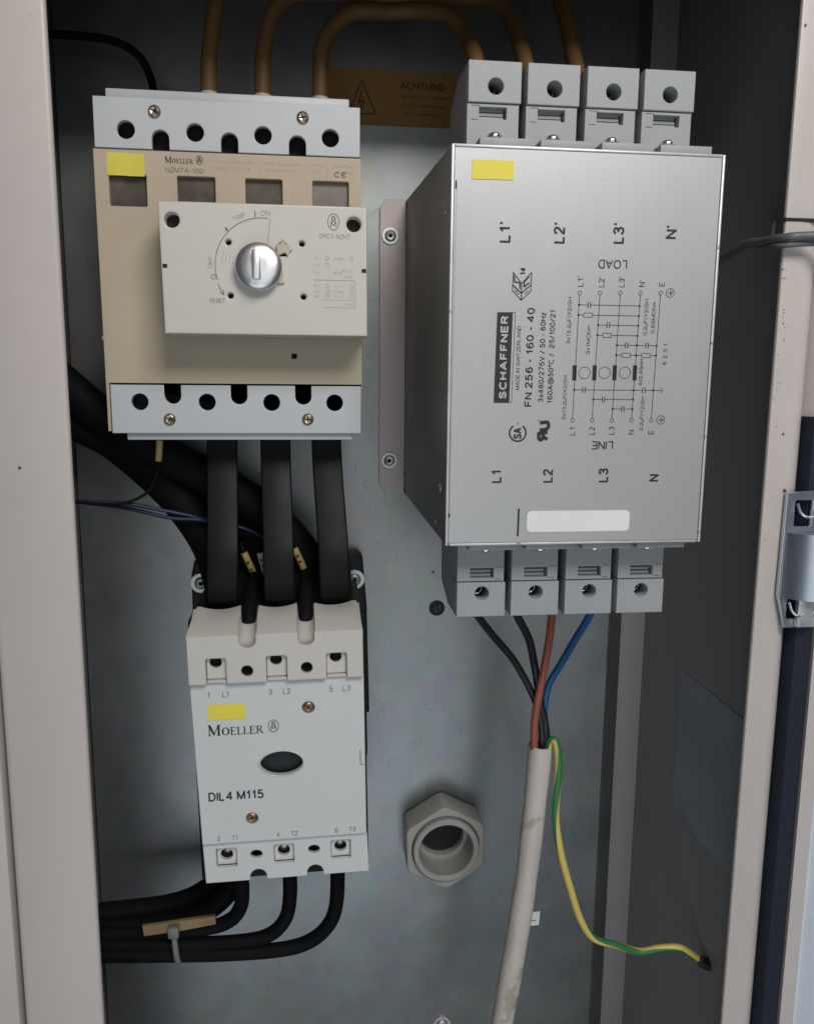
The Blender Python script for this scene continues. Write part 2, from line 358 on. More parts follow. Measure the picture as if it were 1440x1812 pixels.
def _arc(cx, cz, rx, rz, a0, a1, n=10): return [(cx + rx * math.cos(math.radians(a0 + (a1 - a0) * i / n)), cz + rz * math.sin(math.radians(a0 + (a1 - a0) * i / n))) for i in range(n + 1)]
GLYPH = {  # sans serif letters: width, centre lines on a cell one unit high
 'A': (.72, [[(0, 0), (.36, 1), (.72, 0)], [(.12, .33), (.6, .33)]]), 'C': (.66, [_arc(.36, .5, .36, .5, 45, 315, 16)]),
 'D': (.62, [[(.26, 0), (0, 0), (0, 1), (.26, 1)] + _arc(.26, .5, .36, .5, 90, -90)]), 'E': (.54, [[(.54, 1), (0, 1), (0, 0), (.54, 0)], [(0, .52), (.48, .52)]]),
 'F': (.52, [[(.52, 1), (0, 1), (0, 0)], [(0, .5), (.46, .5)]]), 'G': (.7, [_arc(.36, .5, .36, .5, 45, 340, 16) + [(.7, .46), (.42, .46)]]),
 'H': (.6, [[(0, 0), (0, 1)], [(.6, 0), (.6, 1)], [(0, .52), (.6, .52)]]), 'I': (.0, [[(0, 0), (0, 1)]]), 'L': (.48, [[(0, 1), (0, 0), (.48, 0)]]),
 'M': (.74, [[(0, 0), (0, 1), (.37, .05), (.74, 1), (.74, 0)]]), 'N': (.6, [[(0, 0), (0, 1), (.6, 0), (.6, 1)]]), 'O': (.76, [_arc(.38, .5, .38, .5, 0, 360, 22)]),
 'P': (.54, [[(0, 0), (0, 1), (.3, 1)] + _arc(.3, .74, .24, .26, 90, -90) + [(0, .48)]]), 'R': (.58, [[(0, 0), (0, 1), (.3, 1)] + _arc(.3, .75, .24, .25, 90, -90) + [(0, .5)], [(.3, .5), (.58, 0)]]),
 'S': (.58, [[(.56, .76), (.5, .92), (.3, 1), (.1, .93), (.03, .76), (.12, .6), (.3, .53), (.48, .45), (.58, .27), (.5, .08), (.3, 0), (.1, .07), (.01, .25)]]),
 'T': (.6, [[(0, 1), (.6, 1)], [(.3, 1), (.3, 0)]]), 'U': (.58, [[(0, 1), (0, .3)] + _arc(.29, .3, .29, .3, 180, 360) + [(.58, 1)]]), 'V': (.66, [[(0, 1), (.33, 0), (.66, 1)]]),
 'W': (.95, [[(0, 1), (.22, 0), (.475, .95), (.73, 0), (.95, 1)]]), 'Z': (.56, [[(0, 1), (.56, 1), (0, 0), (.56, 0)]]), 'Y': (.62, [[(0, 1), (.31, .46), (.62, 1)], [(.31, .46), (.31, 0)]]), 'X': (.6, [[(0, 0), (.6, 1)], [(0, 1), (.6, 0)]]),
 '0': (.52, [_arc(.26, .5, .26, .5, 0, 360, 20)]), '1': (.34, [[(.02, .76), (.16, .82), (.26, 1), (.26, 0)]]),
 '2': (.54, [[(.02, .72), (.09, .93), (.28, 1), (.46, .93), (.52, .75), (.46, .57), (.08, .14), (.02, 0), (.54, 0)]]),
 '3': (.54, [[(.03, .8), (.12, .95), (.28, 1), (.45, .94), (.51, .77), (.44, .6), (.24, .54), (.46, .47), (.54, .28), (.46, .07), (.27, 0), (.09, .06), (.01, .22)]]),
 '4': (.58, [[(.42, 0), (.42, 1), (0, .3), (.58, .3)]]), '5': (.54, [[(.5, 1), (.12, 1), (.06, .54), (.28, .64), (.47, .56), (.54, .33), (.46, .09), (.27, 0), (.09, .06), (.01, .2)]]),
 '6': (.54, [[(.5, .82), (.42, .96), (.28, 1), (.1, .88), (.02, .55), (.04, .25), (.12, .07), (.28, 0), (.46, .08), (.54, .32), (.46, .55), (.28, .62), (.11, .54), (.03, .35)]]),
 '7': (.5, [[(0, 1), (.5, 1), (.17, 0)]]), '8': (.54, [_arc(.27, .76, .22, .24, 0, 360, 16), _arc(.27, .27, .27, .27, 0, 360, 16)]),
 'x': (.44, [[(0, 0), (.44, .7)], [(0, .7), (.44, 0)]]), 'z': (.42, [[(0, .7), (.42, .7), (0, 0), (.42, 0)]]), 'h': (.42, [[(0, 0), (0, 1)], [(0, .45), (.1, .66), (.26, .7), (.42, .58), (.42, 0)]]),
 'm': (.68, [[(0, 0), (0, .7)], [(0, .48), (.1, .68), (.26, .68), (.34, .52), (.34, 0)], [(.34, .48), (.44, .68), (.6, .68), (.68, .52), (.68, 0)]]),
 'µ': (.42, [[(0, -.25), (0, .7)], [(0, .2), (.08, .02), (.3, .02), (.42, .2)], [(.42, .7), (.42, 0)]]), '(': (.16, [_arc(.3, .42, .3, .62, 120, 240, 8)]), ')': (.16, [_arc(-.14, .42, .3, .62, 60, -60, 8)]),
 ',': (.06, [[(.06, .06), (0, -.16)]]), '/': (.34, [[(0, -.04), (.34, 1.02)]]), '@': (1.0, [_arc(.5, .42, .5, .56, -50, 290, 22), _arc(.48, .42, .2, .26, 0, 360, 12), [(.7, .66), (.68, .3), (.8, .22), (.96, .4)]]),
 '°': (.26, [_arc(.13, .86, .13, .14, 0, 360, 10)]), "'": (.05, [[(.04, 1.02), (.02, .76)]]), '-': (.28, [[(0, .4), (.28, .4)]]),
}
# ---- flat print: strokes and letters collected, then one mesh per colour
class Ink:
    def __init__(self, y): self.y = y; self.v = []; self.f = []
    def poly(self, pts):
        b = len(self.v); self.v += [(x * S, self.y * S, z * S) for x, z in pts]; self.f.append(tuple(range(b, b + len(pts))))
    def line(self, a, b, w_=0.25):
        d = Vector((b[0] - a[0], b[1] - a[1])); l = d.length
        if l < 1e-6: return
        n = Vector((-d.y, d.x)) / l * w_ / 2
        self.poly([(a[0] + n.x, a[1] + n.y), (a[0] - n.x, a[1] - n.y), (b[0] - n.x, b[1] - n.y), (b[0] + n.x, b[1] + n.y)])
    def path(self, pts, w_=0.25, closed=False):
        q = pts + [pts[0]] if closed else pts
        for a, b in zip(q, q[1:]): self.line(a, b, w_)
    def ring(self, c, r, w_=0.25, a0=0, a1=2 * PI, n=32, rz=None):
        rz = r if rz is None else rz
        for i in range(n):
            t0 = a0 + (a1 - a0) * i / n; t1 = a0 + (a1 - a0) * (i + 1) / n
            o0, o1, i0, i1 = r + w_ / 2, rz + w_ / 2, r - w_ / 2, rz - w_ / 2
            self.poly([(c[0] + o0 * math.cos(t0), c[1] + o1 * math.sin(t0)), (c[0] + o0 * math.cos(t1), c[1] + o1 * math.sin(t1)),
                       (c[0] + i0 * math.cos(t1), c[1] + i1 * math.sin(t1)), (c[0] + i0 * math.cos(t0), c[1] + i1 * math.sin(t0))])
    def disc(self, c, r, n=16): self.poly(circ(c[0], c[1], r, n))
    def rect(self, c, w_, h): self.poly([(c[0] - w_ / 2, c[1] - h / 2), (c[0] + w_ / 2, c[1] - h / 2), (c[0] + w_ / 2, c[1] + h / 2), (c[0] - w_ / 2, c[1] + h / 2)])
    def text(self, s, c, w_, h, rot=0.0, bold=0.0, mirror=False, skew=0.0):
        """draw string s with capital height h fitted to width w_ (reading direction), centred at c, rotated rot degrees."""
        sw = .115 + bold * 4.2; adv = 0; items = []
        for ch in s:
            if ch == ' ': adv += .34; continue
            gw, strokes = GLYPH[ch]; items.append((adv, strokes)); adv += gw + sw + .09
        adv -= .09; kx = w_ / adv; h *= 1.1; kz = h; pen = sw * h
        ca, sa = math.cos(math.radians(rot)), math.sin(math.radians(rot))
        def put(x, z):
            X = (x + sw / 2 - adv / 2) * kx; Z = (sw / 2 + z * (1 - sw) - .5) * kz; X += skew * Z
            if mirror: X = -X
            return (c[0] + X * ca - Z * sa, c[1] + X * sa + Z * ca)
        y0 = self.y; n = 0
        for a, strokes in items:
            for st_ in strokes:
                q = [put(a + x, z) for x, z in st_]
                for p0, p1 in zip(q, q[1:]): self.y = y0 - .003 * (n % 9); n += 1; self.line(p0, p1, pen)
                for p0 in q[1:-1]: self.y = y0 - .003 * (n % 9); n += 1; self.disc(p0, pen / 2, 8)
        self.y = y0
    def build(self, name, m, parent):
        me = bpy.data.meshes.new(name); me.from_pydata(self.v, [], self.f); me.update()
        o = link_mesh(name, me, m, parent); o['kind'] = 'stuff'; self.v = []; self.f = []; return o
SER = {  # serif capitals on a 1x1 cell: (points, relative stroke)
    'M': (1.15, [([(.12, 0), (.12, 1)], .09), ([(.12, 1), (.5, .12)], .19), ([(.5, .05), (.88, 1)], .07), ([(.9, 0), (.9, 1)], .19), ([(0, .02), (.27, .02)], .05), ([(.72, .02), (1.08, .02)], .05), ([(0, .98), (.2, .98)], .05), ([(.84, .98), (1.08, .98)], .05)]),
    'E': (0.82, [([(.2, 0), (.2, 1)], .17), ([(.05, .03), (.75, .03)], .07), ([(.05, .97), (.72, .97)], .07), ([(.2, .52), (.55, .52)], .06), ([(.74, 0), (.74, .25)], .05), ([(.71, .75), (.71, 1)], .05), ([(.54, .4), (.54, .64)], .05)]),
    'L': (0.76, [([(.2, 0), (.2, 1)], .17), ([(.05, .03), (.7, .03)], .07), ([(.05, .97), (.38, .97)], .05), ([(.69, 0), (.69, .28)], .05)]),
    'R': (0.9, [([(.2, 0), (.2, 1)], .17), ([(.05, .97), (.5, .97)], .06), ([(.5, .97), (.66, .88), (.7, .75), (.64, .6), (.48, .52)], .12), ([(.2, .52), (.5, .52)], .06), ([(.46, .5), (.82, .03)], .15), ([(.05, .02), (.36, .02)], .05), ([(.74, .02), (.92, .02)], .05)]),
}
def serif_word(ink, x, z, h, w_, word='MOELLER'):
    adv = [(1.15 * 1.45) if i == 0 else SER[ch][0] if ch in SER else 1.0 for i, ch in enumerate(word)]
    k = w_ / sum(adv); cx = x
    for i, ch in enumerate(word):
        kx = k * (1.45 if i == 0 else 1); kz = h * (1.0 if i == 0 else 0.72)
        if ch == 'O':
            ink.ring((cx + .48 * k, z + kz / 2), .36 * k, .1 * k, rz=kz * .46)
            ink.ring((cx + .48 * k, z + kz / 2), .36 * k, .2 * k, a0=-.8, a1=.8, n=10, rz=kz * .46); ink.ring((cx + .48 * k, z + kz / 2), .36 * k, .2 * k, a0=PI - .8, a1=PI + .8, n=10, rz=kz * .46)
        else:
            for pts, sw in SER[ch][1]: ink.path([(cx + px * kx, z + pz * kz) for px, pz in pts], sw * kx)
        cx += adv[i] * k
def monogram(ink, c, rx, rz, w_):
    ink.ring(c, rx, w_, rz=rz); ink.ring((c[0], c[1] + rz * .38), rx * .3, w_, rz=rz * .3, n=14)
    ink.path([(c[0] - rx * .5, c[1] - rz * .6), (c[0] - rx * .42, c[1] + rz * .05), (c[0], c[1] - rz * .45), (c[0] + rx * .42, c[1] + rz * .05), (c[0] + rx * .5, c[1] - rz * .6)], w_ * 1.2)
    ink.path([(c[0] - rx * .18, c[1] + rz * .7), (c[0] - rx * .18, c[1] + rz * .05)], w_); ink.path([(c[0] + rx * .18, c[1] + rz * .7), (c[0] + rx * .18, c[1] + rz * .05)], w_)
def scribble(ink, x0, x1, z, h, w_=0.12):     # print too small to read in the photograph
    x = x0
    while x < x1:
        l = rnd.uniform(.5, 1.1); hh = h * rnd.uniform(.6, 1)
        ink.path([(x, z), (x, z + hh)], w_); 
        if rnd.random() < .6: ink.path([(x, z + hh * rnd.choice((0, .5, 1))), (x + l * .6, z + hh * rnd.choice((0, .5, 1)))], w_)
        x += l * (1.6 if rnd.random() < .15 else 1)

def screw(parent, c, y, r, m, kind='cross', rot=0.4, name='screw', washer=0):
    """pan head screw whose face looks out of the cabinet; y is the surface it sits on."""
    h = lathe(name, c, [(0, y - r * .42), (r * .30, y - r * .42), (r * .62, y - r * .52), (r * .85, y - r * .42), (r, y - r * .16), (r, y)], m, parent, n=24)
    if kind == 'cross':
        i = Ink(y - r * .555)
        for k in (0, 1):
            a = rot + k * PI / 2; i.line((c[0] - r * .55 * math.cos(a), c[1] - r * .55 * math.sin(a)), (c[0] + r * .55 * math.cos(a), c[1] + r * .55 * math.sin(a)), r * .17)
        i.build('recess', 'dark_cavity', parent if parent.parent else h)
    elif kind == 'hex':
        i = Ink(y - r * .545); i.poly(circ(c[0], c[1], r * .38, 6)); i.build('recess', 'dark_cavity', parent if parent.parent else h)
    if washer: lathe('washer', c, [(r * .9, y - .6), (washer - .2, y - .6), (washer, y - .3), (washer, y + .6)], m, parent, n=28)
    return h

# ================================================================= THE SETTING
def struct(o, label=None):
    o['kind'] = 'structure'
    if label: o['label'] = label
    return o
# mounting plate with a folded right edge
pl = extrude_z('mounting_plate', [(-148, 0), (207.6, 0), (209.2, 0.5), (219, 5), (219, 6.5), (209, 2.2), (-148, 2)], -560, 262, 'galvanised_steel', smooth=False)
struct(pl, 'galvanised steel mounting plate behind all the devices')
struct(box('back_wall', -149.9, 243.1, 20, 22, -570, 268, 'shaded_paint'), 'painted back wall beyond the plate edge')
struct(box('right_wall', 243, 244.5, -138, 22, -570, 268, 'shaded_paint'), 'dim painted side wall right of the filter')
struct(box('left_wall', -151.3, -150, -137, 22, -570, 268, 'shaded_paint'), 'dim painted side wall left of the devices')
struct(box('ceiling', -150, 258, -132, 22, 268.1, 270, 'shaded_paint'), 'top of the cabinet interior')
struct(box('floor', -150, 258, -132, 22, -572, -570.1, 'shaded_paint'), 'bottom of the cabinet interior')
# door frame of the cabinet: one thing
fr = thing('electrical_cabinet', 'beige painted steel cabinet whose jambs frame all the devices', 'cabinet', (0, -140, 0))
extrude_z('left_jamb'.replace('left_', ''), [(-112.3, -137.2), (-112.3, -138.2), (-112.5, -139.1), (-113.1, -139.75), (-114.2, -140), (-148.5, -140), (-150.5, -139.4), (-151.5, -138), (-151.5, -137.2)], -570, 300, 'cabinet_paint', fr)['label'] = 'left jamb of the frame'
extrude_z('jamb', [(234.6, -138), (234.6, -139), (235.0, -139.7), (236, -140), (244, -140), (248, -139.4), (252, -137.6), (255.5, -134), (257.2, -129), (257.2, -100), (244.6, -100), (244.6, -137.8)], -570, 300, 'cabinet_paint', fr)['label'] = 'right jamb of the frame'
box('lintel', -111.9, 233.9, -139.6, -130, 190, 300, 'cabinet_paint', fr, 0.8)
nb = thing('adjoining_cabinet', 'beige cabinet edge beyond the dark seam at the far left', 'cabinet', (-153, -141, -100))
box('panel', -260, -153.2, -142, -120, -570, 300, 'cabinet_paint', nb, 1.2)
# rating sticker on the right wall
rs = box('rating_sticker', 242.6, 242.9, -136, -42, -288.5, -190, 'rating_foil')
info(rs, 'blue-grey blank sticker on the dim right side wall behind the jamb', 'sticker')
box('jamb_seam', 233.9, 257.3, -140.5, -139, 78.6, 80.2, 'dark_cavity', fr, .2)
box('jamb_seam', 233.9, 257.3, -140.6, -139, 71.8, 73.2, 'cabinet_paint', fr, .3)
chips = Ink(-140.06)
for (x, z, r) in ((236.72, 168.33) + (1.0,), (245.78, -56.36) + (1.2,), (242.57, -26.81) + (.8,), (-135.56, -42.88) + (.9,), (237.39, 35.81) + (.4,), (233.97, 68.10) + (.9,)):
    chips.poly([(x + r * rnd.uniform(.6, 1.2) * math.cos(k), z + r * rnd.uniform(.6, 1.2) * math.sin(k)) for k in [i * PI / 4 for i in range(8)]])
for k in range(26):
    z = rnd.uniform(-10, 62) if k < 18 else rnd.uniform(-330, 160); x = 234.9 + abs(rnd.gauss(0, 2.2)); r = rnd.uniform(.15, .42)
    chips.poly([(x + r * rnd.uniform(.4, 1.6) * math.cos(a), z + r * rnd.uniform(.4, 1.6) * math.sin(a)) for a in [i * PI / 3 for i in range(6)]])
chips.build('paint_chips', 'rust', fr)
# open door on the far right
dr = extrude_z('door', [(277.6, -139), (330, -215), (332, -214), (280, -137)], -570, 300, 'door_inner_paint', fr); dr['label'] = 'bluish white open door'
extrude_z('door_edge', [(270.4, -140), (276.8, -142), (279.5, -139.8), (280, -130), (270.4, -130)], -570, 300, 'cabinet_paint', dr)
gk = extrude_z('door_gasket', [(257.8, -126), (257.8, -137), (259.5, -139.6), (263, -140.4), (267, -140.2), (269.6, -138.5), (270.2, -135), (270.2, -126)], -560, -18, 'gasket_rubber', fr)
extrude_z('jamb', [(257.3, -126), (257.3, -131), (262, -137), (270.2, -138), (270.2, -126)], -18, 300, 'cabinet_paint', fr)
# hinge
HX = 3.2
hg = prism('hinge', [[(245.6, -57), (262, -56), (267, -60), (267, -130), (250, -130), (244.8, -112)], rect(250.3, 260, -75, -61, 1), rect(250.5, 260, -125, -114, 1)], -143.5, -141, 'hinge_steel', fr, 0.3)
extrude_z('hinge_cover', [(246.5, -143.7), (249, -148), (254, -152.5), (259, -154.5), (262, -153.2), (264, -154.5), (272, -153.5), (278, -150), (278, -146), (246.5, -143.55)], -113, -78, 'hinge_steel', hg)
for z in (-66, -119):
    tube('hinge_clip', [(250.7, -145, z + 3.5), (251.8, -146.5, z - 1), (254.7, -147.5, z - 3.3), (259, -147, z - 3.2)], 0.7, 'chrome', hg, n=10)
lathe('pin', (264, -64.5), [(0, -148), (2.2, -147.6), (2.9, -146), (2.9, -142)], 'chrome', hg)
lathe('pin', (265, -121), [(0, -148), (2.2, -147.6), (2.9, -146), (2.9, -142)], 'chrome', hg)
box('hinge_block', 255, 266, -147, -143.6, -129, -112.5, 'zinc_screw', hg, 0.6)

# ================================================================= CIRCUIT BREAKER
cb = thing('circuit_breaker', 'tan four pole circuit breaker with grey terminal covers at upper left', 'circuit breaker', (-39, 0, 53))
box('housing', -104.2, 26.6, -83, -2, -27.5, 138, 'tan_plastic', cb, 0.8)
box('housing_middle', -104.0, 26.4, -88.4, -83, -3, 111, 'tan_plastic', cb)
wins = [(-99.1, -80.7), (-65.8, -46.9), (-31.9, -13.3), (2.0, 20.6)]
loops = [[(-105.6, -28.4), (-105, -28.9), (27.4, -28.9), (27.6, -28), (26.9, 110.6), (26.4, 111.3), (-105.6, 111.3), (-106, 110.8)]]
for a, b in wins: loops.append(rect(a, b, 84.3, 99.7, 0.8))
loops.append(rect(-103.4, 26.9, -31.5, -4.6))
loops[0] = [(-105.9, 111.3), (-105.2, -28.6), (-103.7, -28.6), (-103.7, -3.9), (27.0, -3.9), (27.0, -28.6), (27.6, -28.6), (26.8, 111.3)]
loops = loops[:-1]
loops.append(rect(-9.8, -7.0, 9.8, 12.4))
prism('front_panel', loops, -95, -88.5, 'tan_plastic', cb, 0.35)
for i, (a, b) in enumerate(wins):
    lw = box('label_window', a + .1, b - .1, -91.6, -90.8, 84.5, 99.5, 'window_inside_pale' if i == 3 else 'window_inside', cb)
box('dark_slot', -10, -6.8, -90.95, -90.7, 9.6, 12.6, 'dark_cavity', cb)
def slot(x, z, r, zend, up):     # half round slot running out of an edge
    n = 10; s_ = -1 if up else 1
    arc = [(x + r * math.cos(PI * i / n), z + (r * math.sin(PI * i / n) if up else -r * math.sin(PI * i / n))) for i in range(n + 1)]
    return arc
def cover(zb, zt, slots_at_bottom, hx, hz, sx, sz, r, x0, x1, m, name):
    out = []
    if slots_at_bottom:
        out = [(x0, zt), (x0, zb)]
        for x in sx:
            out += [(x - r, zb)] + [(x - r * math.cos(PI * i / 12), sz + r * math.sin(PI * i / 12)) for i in range(13)] + [(x + r, zb)]
        out += [(x1, zb), (x1, zt)]
    else:
        out = [(x0, zb), (x0, zt)]
        for x in sx:
            out += [(x - r, zt)] + [(x - r * math.cos(PI * i / 12), sz - r * math.sin(PI * i / 12)) for i in range(13)] + [(x + r, zt)]
        out += [(x1, zt), (x1, zb)]
    lp = [out] + [circ(x, hz, 4.35) for x in hx]
    o = prism(name, lp, -95.2, -91.2, m, cb, 0.35)
    return o
o = cover(111.9, 135.8, True, (-89.7, -56.1, -22.6, 11.3), 120.6, (-73.1, -39.3, -5.4), 117.0, 4.25, -104.9, 26.4, 'light_grey_plastic', 'terminal_cover')
o['label'] = 'upper terminal cover with slots open at the bottom'
o = cover(-29.6, -4.4, False, (-88.6, -54.2, -20.6, 12.7), -13.3, (-71.7, -37.5, -3.9), -10.0, 4.25, -103.1, 26.9, 'light_grey_plastic', 'terminal_cover')
o['label'] = 'lower terminal cover with slots open at the top'
box('cavity_back', -104, 26, -84, -83.5, 110, 134, 'dark_cavity', cb); box('cavity_back', -103, 26, -84, -83.5, -28, -2, 'dark_cavity', cb)
box('housing_shoulder', -104.4, 26.2, -92, -78, 110.6, 112.4, 'dark_cavity', cb)
box('cover_lip', -100.8, 21.4, -86, -40, 135, 142.6, 'light_grey_plastic', cb, 0.8)
box('cover_lip', -96.5, 22.4, -92, -40, -33.4, -29.2, 'light_grey_plastic', cb, 0.8)
for c in ((-75.4, 129.5), (-2.5, 129.7), (-73.6, -22.3), (-1.6, -22.1)): screw(cb, c, -95.2, 3.15, 'yellow_zinc_screw', rot=rnd.uniform(0, 1.5), name='cover_screw')
screw(cb, (-4.4, -7.2), -84, 3, 'black_housing', 'hex', name='terminal_screw')
tape(-99.4, -81.4, 98.8, 109.6, -95.0, 'yellow_tape_dim', cb)
ik = Ink(-95.12)
serif_word(ik, -71.2, 105.7, 3.0, 13.8); monogram(ik, (-54.4, 107.6), 1.6, 2.0, .3)
ik.build('maker_lettering', 'black_ink', cb)
ik = Ink(-95.12)
ik.text('NZM7A-160', (-61.9, 102.4), 18.5, 2.2)
ik.build('type_lettering', 'grey_ink', cb)
ik = Ink(-95.12)
for (a, b) in ((-50, -38), (-36, -26), (-22, -4), (0, 8), (13, 25)):
    scribble(ik, a, b, 106.6, 1.5); scribble(ik, a + 1, b - 2, 103.4, 1.4)
for x in (-51.6, -37.2, -24, 9.4): ik.line((x, 101.8), (x, 109.6), .15)
scribble(ik, -9, -5, 14.2, 2.2)
ik.build('small_print', 'faint_ink', cb)
ik = Ink(-95.12)
ik.ring((14.6, 103.0), 1.2, .35, a0=.7, a1=5.6, n=12); ik.ring((18.2, 103.0), 1.2, .35, a0=.7, a1=5.6, n=12); ik.line((17.2, 103), (18.8, 103), .3)
ik.build('approval_mark', 'black_ink', cb)
gk_ = Ink(-95.06)
for k in range(40):
    x = rnd.choice((rnd.uniform(20, 27), rnd.uniform(-105, 27))); z = rnd.uniform(-2, 100); r = rnd.uniform(.1, .35)
    if not (-72 < x < 29 and 18 < z < 83): gk_.poly([(x + r * rnd.uniform(.4, 1.6) * math.cos(a), z + r * rnd.uniform(.4, 1.6) * math.sin(a)) for a in [i * PI / 3 for i in range(6)]])
gk_.build('dirt_specks', 'faint_ink', cb)
boxes_mesh('chip_marks', [(-105.95, -104.6, -95.03, -94, 18.2, 20.2), (26, 27.2, -95.03, -94, 66, 67.2), (26.3, 27.3, -95.03, -94, 9, 10), (26.4, 27.5, -95.03, -94, 2, 3.6)], 'faint_ink', cb)

# rotary drive on the breaker front
rdr = prism('rotary_drive', [[(-70.6, 81.7), (-69.6, 20.4), (28.3, 20.4), (27.8, 81.7)], circ(-64.4, 73.1, 3.5, 24), circ(21.6, 73.5, 3.5, 24), circ(-38.4, 63.7, 1.4, 16), circ(-38.0, 38.8, 1.4, 16), circ(-3.5, 63.9, 1.4, 16), circ(-3.0, 38.9, 1.4, 16),
    [(-15.6, 62.6), (-12.6, 65.0), (-8.6, 60.6), (-11.4, 57.9), (-16, 57.6)]], -125, -95.3, 'cream_plastic', cb, 0.9)
box('drive_inside', -69, 27, -118, -96, 22, 80, 'dark_cavity', rdr)
lathe('drive_shaft', (-24, 52.1), [(0, -132.2), (3, -132.6), (8, -132.0), (10.6, -131.0), (11.2, -130.2), (11.2, -129.4), (9.5, -129), (9.5, -124)], 'shaft_steel', rdr, n=48)
box('shaft_key', -26.7, -22.9, -138, -131.5, 45.4, 59.0, 'shaft_steel', rdr, 0.7)
boxes_mesh('latch_notch', [(-69.4, -67.2, -125.06, -124.6, 51, 52.9), (25.4, 27.6, -125.06, -124.6, 50.8, 52.7)], 'dark_cavity', rdr)
bc = prism('broken_clip', [[(-15.8, 62.6), (-13.6, 63.6), (-12.6, 65.2), (-11.6, 63.4), (-8.3, 61.0), (-9.4, 59.8), (-10.2, 57.6), (-11.6, 59.4), (-15, 57.8)]], -126.2, -118, 'crimp_white', rdr, 0.3)
prism('broken_clip', [[(-13.8, 51.5), (-12.4, 49.6), (-12.8, 46.4), (-12.0, 45.2), (-14, 44.6), (-16.4, 45.8), (-14.4, 47)]], -126.4, -124.9, 'crimp_white', rdr, 0.2)
ik = Ink(-125.12); cc = (-22.2, 52.6)
ik.ring(cc, 22.6, .38, a0=math.radians(83), a1=math.radians(197), n=40)
ik.line((-18.4, 75.2), (-20.0, 62.5), .2); ik.line((-25.3, 75.4), (-25.5, 78.4), .45)
for k in range(4): ik.ring(cc, 19.5 - k * 1.7, .12, a0=math.radians(158 + k), a1=math.radians(176), n=8)
ik.ring((-45.8, 47.4), 1.1, .3, n=14)
ik.path([(-43.9, 44.2), (-42.4, 41.4), (-41.2, 39.4)], .35); ik.path([(-42.9, 40.4), (-41.0, 39.0), (-41.2, 41.5)], .3)
ik.path([(-39.8, 70.4), (-38.2, 68.6)], .5); ik.path([(-38.4, 70.2), (-39.6, 68.6)], .4)
monogram(ik, (11.8, 74.3), 2.7, 3.8, .34)
ik.build('dial_print', 'grey_ink', rdr)
ik = Ink(-125.12)
ik.text('ON', (-20.6, 77.4), 4.6, 2.1); ik.text('TRIP', (-33.0, 75.2), 6.4, 2.0, rot=24); ik.text('OFF', (-47.0, 54.2), 5.5, 1.9, rot=84)
ik.text('RESET', (-44.2, 36.3), 7.4, 1.9, bold=.01)
ik.text('OPCV-NZM7', (12.3, 67.6), 15.2, 2.0)
ik.line((2.6, 47.0), (21.6, 47.0), .25); ik.line((7, 34), (22.4, 34), .18); ik.line((22.2, 34), (22.2, 47), .18); ik.line((5, 37.6), (22.2, 37.6), .12)
for z in (56.6, 53.6, 49.8, 43.6, 40.8, 38.6):
    scribble(ik, 2.2, 5.4, z, 1.5); 
    if z not in (49.8,): ik.path(rect(8.0, 9.6, z, z + 1.4), .14, True)
    if z != 53.6: scribble(ik, 12.2, 16.6, z, 1.5)
    if z not in (53.6, 49.8): ik.path(rect(19.8, 21.2, z, z + 1.5), .14, True)
scribble(ik, 16, 21.5, 51, 1.4); scribble(ik, 17, 21.5, 48.4, 1.4); scribble(ik, 17.5, 21, 35, 1.6)
ik.build('small_print', 'faint_ink', rdr)

# ================================================================= CONTACTOR
ct = thing('contactor', 'light grey motor contactor with raised terminal shroud at lower left', 'contactor', (-18.8, 0, -205), math.radians(-1.1))
CX = -18.8; 
box('base_housing', -67.5, 30, -92, -1, -290, -132, 'black_housing', ct, 1.5)
prism('mounting_foot', [[(-77, -170), (-76, -125), (-74, -117), (-70, -113.5), (-63, -113.5), (-60, -118), (22, -118), (24, -115), (31, -114), (34.5, -117.5), (36.6, -150), (37.0, -225), (35.2, -226), (35.2, -256), (30, -262), (-70, -280)]], -13, -0.6, 'black_housing', ct, 1.2)
extrude_x('coil_housing', [(-13, -112), (-40, -114), (-62, -122), (-80, -131), (-80, -150), (-13, -150)], -61, 25, 'black_housing', ct, 1.0)
for c in ((-70.0, -130.5), (28.9, -132.0)): screw(ct, c, -13.6, 4.2, 'zinc_screw', 'hex', name='mounting_screw', washer=6.6)
# label face
prism('front_panel', [[(-65.5, -162), (28.2, -162), (28.0, -256.5), (-63.4, -256.5)], circ(CX + .6, -210.8, 11.9, 40, 7.1), circ(-2.6, -179.3, 3.4, 20), circ(-35.6, -242.6, 3.3, 20)], -110, -90, 'contactor_plastic', ct, 0.7)
lathe('indicator_window', (CX + .6, -210.8), [(0, -105.5), (11.2, -105.5), (11.85, -107)], 'black_housing', ct, n=40, sx=1, sz=0.595)
lathe('window_rim', (CX + .6, -210.8), [(11.7, -106), (11.7, -110.2), (12.3, -110.5), (12.9, -110.1)], 'contactor_plastic', ct, n=48, sx=1, sz=0.605)
screw(ct, (-2.6, -179.3), -108, 3.2, 'copper_screw', rot=.9, name='panel_screw'); screw(ct, (-35.6, -242.6), -108, 3.1, 'copper_screw', rot=.2, name='panel_screw')
